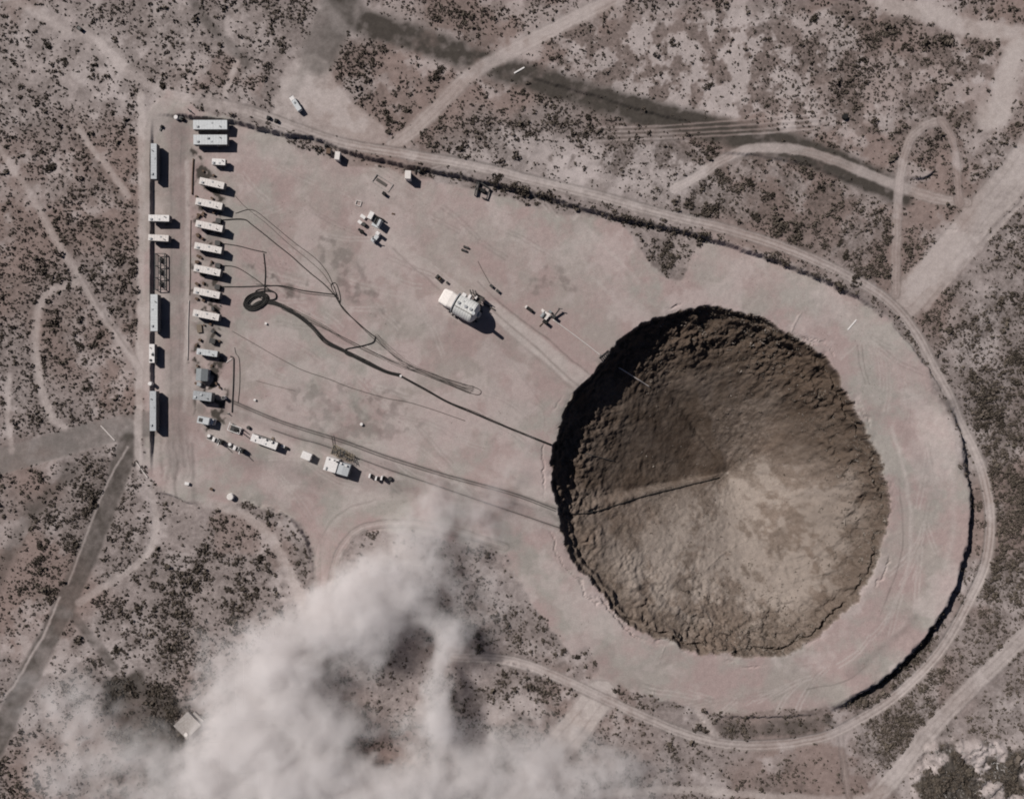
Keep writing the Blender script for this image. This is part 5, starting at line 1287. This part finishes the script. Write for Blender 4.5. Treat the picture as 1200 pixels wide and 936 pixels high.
# ------------------------------------------------------------------ rubble on the crater slopes and the spoil heap: stuff
def rock_template(seed):
    r = np.random.default_rng(seed); bm = bmesh.new(); bmesh.ops.create_cube(bm, size=1.3); bmesh.ops.subdivide_edges(bm, edges=bm.edges[:], cuts=1)
    bm.verts.ensure_lookup_table()
    for v in bm.verts: v.co = v.co.normalized() * r.uniform(0.5, 1.0)
    out = np.array([[l.co[:] for l in f.verts] for f in bm.faces]); bm.free(); return out
RK = [rock_template(s_) for s_ in range(5)]
ROCKM = leaf_mat('rubble', [(0.07, 0.055, 0.044), (0.12, 0.097, 0.08), (0.19, 0.16, 0.138), (0.26, 0.225, 0.20)])
n = 60000
x = RNG.uniform(62, 182, n); y = RNG.uniform(-128, 48, n)
ii = bil(crat, x, y); tt = bil(TT, x, y); ee = bil(np.cos(wth - math.radians(-10)), x, y); nn = bil(rub, x, y)
pr = ii * (np.exp(-tt / 0.16) * (0.55 + 0.45 * ee) * 1.6 + 0.05) * np.clip(0.5 + 2 * nn, 0.05, 1)
q = RNG.random(n) < pr * 0.55
x, y, tt = x[q], y[q], tt[q]
o = scatter('crater_rubble', x, y, np.clip(RNG.lognormal(-0.62, 0.52, len(x)), 0.22, 2.4), RK, ROCKM, np.clip(RNG.normal(0.42, 0.26, len(x)), 0, 1), 0.8, 0.35)
o['kind'] = 'stuff'
n = 2600
x = RNG.uniform(188, 262, n); y = RNG.uniform(-205, -160, n)
q = RNG.random(n) < bil(heap, x, y) * 0.5
x, y = x[q], y[q]
o = scatter('spoil_rubble', x, y, np.clip(RNG.lognormal(-0.55, 0.5, len(x)), 0.3, 2.2), RK, leaf_mat('spoil_stone', [(0.10, 0.09, 0.08), (0.22, 0.20, 0.19), (0.36, 0.34, 0.33)]), np.clip(RNG.normal(0.5, 0.25, len(x)), 0, 1), 0.8, 0.3)
o['kind'] = 'stuff'
# clods and litter strewn over the pad
n = 5200
x = RNG.uniform(-130, 205, n); y = RNG.uniform(-145, 125, n)
pr = bil(padm, x, y) * sstep(0.52, 0.72, fbm(x.astype(np.float32), y.astype(np.float32), 24, 3, 95)) * (1 - bil(crat, x, y))
q = RNG.random(n) < pr
x, y = x[q], y[q]
o = scatter('pad_clods', x, y, RNG.uniform(0.14, 0.36, len(x)), RK, ROCKM, np.clip(RNG.normal(0.15, 0.15, len(x)), 0, 1), 0.7, 0.2)
o['kind'] = 'stuff'

# ------------------------------------------------------------------ dust cloud: a volume of real density
# (pixel x, y of its middle, radii in pixels, height of the middle, vertical radius, weight)
PUFFS = [(300, 850, 80, 80, 15, 13, 1.0), (255, 905, 60, 50, 12, 11, 1.0), (262, 800, 26, 26, 9, 8, .7), (330, 775, 56, 46, 16, 12, 1.0), (405, 730, 62, 42, 18, 13, 1.1), (402, 694, 38, 26, 14, 10, .8),
         (455, 690, 52, 40, 17, 12, 1.0), (492, 640, 38, 38, 14, 10, .64), (505, 595, 34, 26, 10, 8, .62), (560, 580, 34, 26, 9, 7, .42), (600, 550, 30, 20, 8, 6, .34), (575, 625, 40, 30, 9, 7, .26),
         (516, 805, 17, 64, 20, 12, 1.15), (522, 742, 28, 28, 17, 11, .8), (500, 850, 40, 26, 15, 10, .8), (370, 905, 80, 46, 15, 12, 1.0), (370, 840, 50, 40, 15, 11, .95), (470, 915, 60, 36, 13, 10, .85),
         (560, 900, 80, 42, 11, 9, .75), (660, 912, 80, 34, 9, 8, .60), (740, 925, 46, 20, 7, 6, .35), (600, 860, 50, 30, 9, 7, .42), (160, 905, 60, 40, 9, 8, .55), (110, 830, 60, 50, 8, 7, .52), (70, 890, 60, 50, 8, 7, .50), (40, 800, 40, 50, 7, 6, .38),
         (560, 700, 44, 44, 10, 8, .40), (430, 770, 34, 24, 14, 10, .5), (390, 985, 320, 56, 13, 11, .95), (230, 745, 40, 26, 7, 6, .34), (420, 640, 34, 26, 9, 7, .15), (620, 520, 22, 14, 7, 6, .26), (640, 480, 16, 10, 6, 5, .2), (540, 620, 50, 34, 9, 7, .30), (700, 900, 80, 30, 8, 7, .42), (640, 870, 50, 24, 8, 7, .3), (580, 760, 26, 40, 9, 7, .25)]
HOLES = [(212, 842, 26, 22, .7), (478, 792, 26, 24, .9), (446, 884, 36, 22, 1.0), (395, 800, 36, 26, .45), (475, 752, 16, 16, .4)]
def dust_cloud():
    ng = bpy.data.node_groups.new('dust_density', 'GeometryNodeTree')
    ng.interface.new_socket('Geometry', in_out='OUTPUT', socket_type='NodeSocketGeometry')
    N = ng.nodes; Lk = ng.links
    pos = N.new('GeometryNodeInputPosition')
    def math_(op, a, b=None, c=None):
        x = N.new('ShaderNodeMath'); x.operation = op
        for s_, v in zip(x.inputs, (a, b, c)):
            if v is None: continue
            if isinstance(v, (int, float)): s_.default_value = v
            else: Lk.new(v, s_)
        return x.outputs[0]
    def vec(op, a, b):
        x = N.new('ShaderNodeVectorMath'); x.operation = op
        for s_, v in zip(x.inputs, (a, b)):
            if isinstance(v, tuple): s_.default_value = v
            else: Lk.new(v, s_)
        return x.outputs[0]
    def noise(scale, detail, rough, off=(0, 0, 0), dist_=0.0):
        n_ = N.new('ShaderNodeTexNoise'); n_.inputs['Scale'].default_value = scale; n_.inputs['Detail'].default_value = detail; n_.inputs['Roughness'].default_value = rough; n_.inputs['Distortion'].default_value = dist_
        Lk.new(vec('ADD', pos.outputs[0], off), n_.inputs['Vector']); return n_
    wn = noise(0.045, 4, 0.6)
    warp = vec('MULTIPLY', vec('SUBTRACT', wn.outputs['Color'], (0.5, 0.5, 0.5)), (34, 34, 12))
    wn2 = noise(0.16, 3, 0.6, (50, 20, 0))
    warp = vec('ADD', warp, vec('MULTIPLY', vec('SUBTRACT', wn2.outputs['Color'], (0.5, 0.5, 0.5)), (11, 11, 6)))
    wp = vec('ADD', pos.outputs[0], warp)
    total = None
    def blob(c, r):
        d = vec('MULTIPLY', vec('SUBTRACT', wp, c), tuple(1 / v for v in r))
        dd = N.new('ShaderNodeVectorMath'); dd.operation = 'DOT_PRODUCT'; Lk.new(d, dd.inputs[0]); Lk.new(d, dd.inputs[1])
        return math_('EXPONENT', math_('MULTIPLY', dd.outputs['Value'], -1.1))
    for (px_, py_, rx, ry, h_, rz, w) in PUFFS:
        h_ = h_ * 0.62; rz = rz * 0.66; x_, y_ = P((px_, py_), h_)
        g = math_('MULTIPLY', blob((x_, y_, h_), (rx * S, ry * S, rz * 1.15)), w)
        total = g if total is None else math_('ADD', total, g)
    for (px_, py_, rx, ry, w) in HOLES:
        x_, y_ = P((px_, py_), 10)
        total = math_('MULTIPLY', total, math_('SUBTRACT', 1.0, math_('MULTIPLY', blob((x_, y_, 10), (rx * S, ry * S, 40)), w)))
    total = math_('MINIMUM', total, 1.5)
    f1 = noise(0.085, 7, 0.66, (7, 3, 1), 0.5).outputs['Fac']
    f2 = noise(0.055, 5, 0.6, (31, 8, 2), 0.3).outputs['Fac']; f3 = noise(0.16, 4, 0.6, (3, 44, 9)).outputs['Fac']
    billow = math_('SUBTRACT', 0.22, math_('ABSOLUTE', math_('SUBTRACT', math_('MULTIPLY', f2, 2.0), 1.0)))
    billow2 = math_('SUBTRACT', 0.2, math_('ABSOLUTE', math_('SUBTRACT', math_('MULTIPLY', f3, 2.0), 1.0)))
    carve = math_('ADD', math_('MULTIPLY', math_('SUBTRACT', f1, 0.5), 3.1), math_('ADD', math_('MULTIPLY', billow, 1.1), math_('MULTIPLY', billow2, 0.55)))
    d = math_('ADD', total, math_('MULTIPLY', carve, math_('MINIMUM', math_('MULTIPLY', total, 1.6), 1.0)))
    d = math_('MAXIMUM', math_('SUBTRACT', d, 0.22), 0.0)
    d = math_('MULTIPLY', math_('POWER', d, 1.25), DUST_DENSITY)
    vc = N.new('GeometryNodeVolumeCube')
    Lk.new(d, vc.inputs['Density'])
    x0, y0 = W((-10, 1040)); x1, y1 = W((830, 500))
    vc.inputs['Min'].default_value = (x0, y0, -1.5); vc.inputs['Max'].default_value = (x1, y1, 34)
    vc.inputs['Resolution X'].default_value = 400; vc.inputs['Resolution Y'].default_value = 258; vc.inputs['Resolution Z'].default_value = 34
    m = bpy.data.materials.new('airborne_dust'); m.use_nodes = True
    nt = m.node_tree; nt.nodes.remove(nt.nodes['Principled BSDF'])
    pv = nt.nodes.new('ShaderNodeVolumePrincipled'); pv.inputs['Color'].default_value = (0.94, 0.915, 0.912, 1); pv.inputs['Density'].default_value = 1.0; pv.inputs['Anisotropy'].default_value = 0.0
    nt.links.new(pv.outputs[0], nt.nodes['Material Output'].inputs['Volume'])
    sm = N.new('GeometryNodeSetMaterial'); sm.inputs['Material'].default_value = m
    Lk.new(vc.outputs[0], sm.inputs['Geometry'])
    out = N.new('NodeGroupOutput'); Lk.new(sm.outputs[0], out.inputs[0])
    vd = bpy.data.volumes.new('dust_cloud'); vd.materials.append(m)
    o = bpy.data.objects.new('dust_cloud', vd); C.objects.link(o)
    md = o.modifiers.new('density', 'NODES'); md.node_group = ng
    o['kind'] = 'stuff'
DUST_DENSITY = 0.125
dust_cloud()

# ------------------------------------------------------------------ light, sky, camera
L = Vector((math.cos(SUN_AZ) * math.cos(SUN_EL), math.sin(SUN_AZ) * math.cos(SUN_EL), -math.sin(SUN_EL)))
sd = bpy.data.lights.new('sun', 'SUN'); sd.energy = 5.0; sd.angle = math.radians(0.5); sd.color = (1.0, 0.955, 0.90)
so = bpy.data.objects.new('sun', sd); C.objects.link(so); so.rotation_euler = L.to_track_quat('-Z', 'Y').to_euler(); so.location = (-300, 240, 330)
wd = bpy.data.worlds.new('World'); sc.world = wd; wd.use_nodes = True
nt = wd.node_tree; bg = nt.nodes['Background']; sky = nt.nodes.new('ShaderNodeTexSky'); sky.sky_type = 'NISHITA'; sky.sun_disc = False
sky.sun_elevation = SUN_EL; sky.sun_rotation = math.atan2(-L.x, -L.y) % (2 * math.pi); sky.altitude = 2500; sky.air_density = 0.45; sky.dust_density = 4.0; sky.ozone_density = 0.0
nt.links.new(sky.outputs[0], bg.inputs['Color']); bg.inputs['Strength'].default_value = 0.05
cd = bpy.data.cameras.new('camera'); cam = bpy.data.objects.new('camera', cd); C.objects.link(cam); sc.camera = cam
cam.location = (0, 0, CAM_H); cd.sensor_width = 36; cd.lens = 36 * CAM_H / (1200 * S); cd.clip_start = 1; cd.clip_end = 9000
sc.view_settings.view_transform = 'Standard'; sc.view_settings.look = 'None'; sc.view_settings.gamma = 1; sc.view_settings.exposure = 0
sc.render.engine = 'CYCLES'
cy = sc.cycles
cy.max_bounces = 10; cy.diffuse_bounces = 2; cy.glossy_bounces = 2; cy.volume_bounces = 8; cy.transparent_max_bounces = 8
cy.use_denoising = True
cy.pixel_filter_type = 'BLACKMAN_HARRIS'; cy.filter_width = 1.9
try: cy.denoiser = 'OPENIMAGEDENOISE'
except Exception: pass
cy.volume_step_rate = 1.0; cy.volume_max_steps = 256
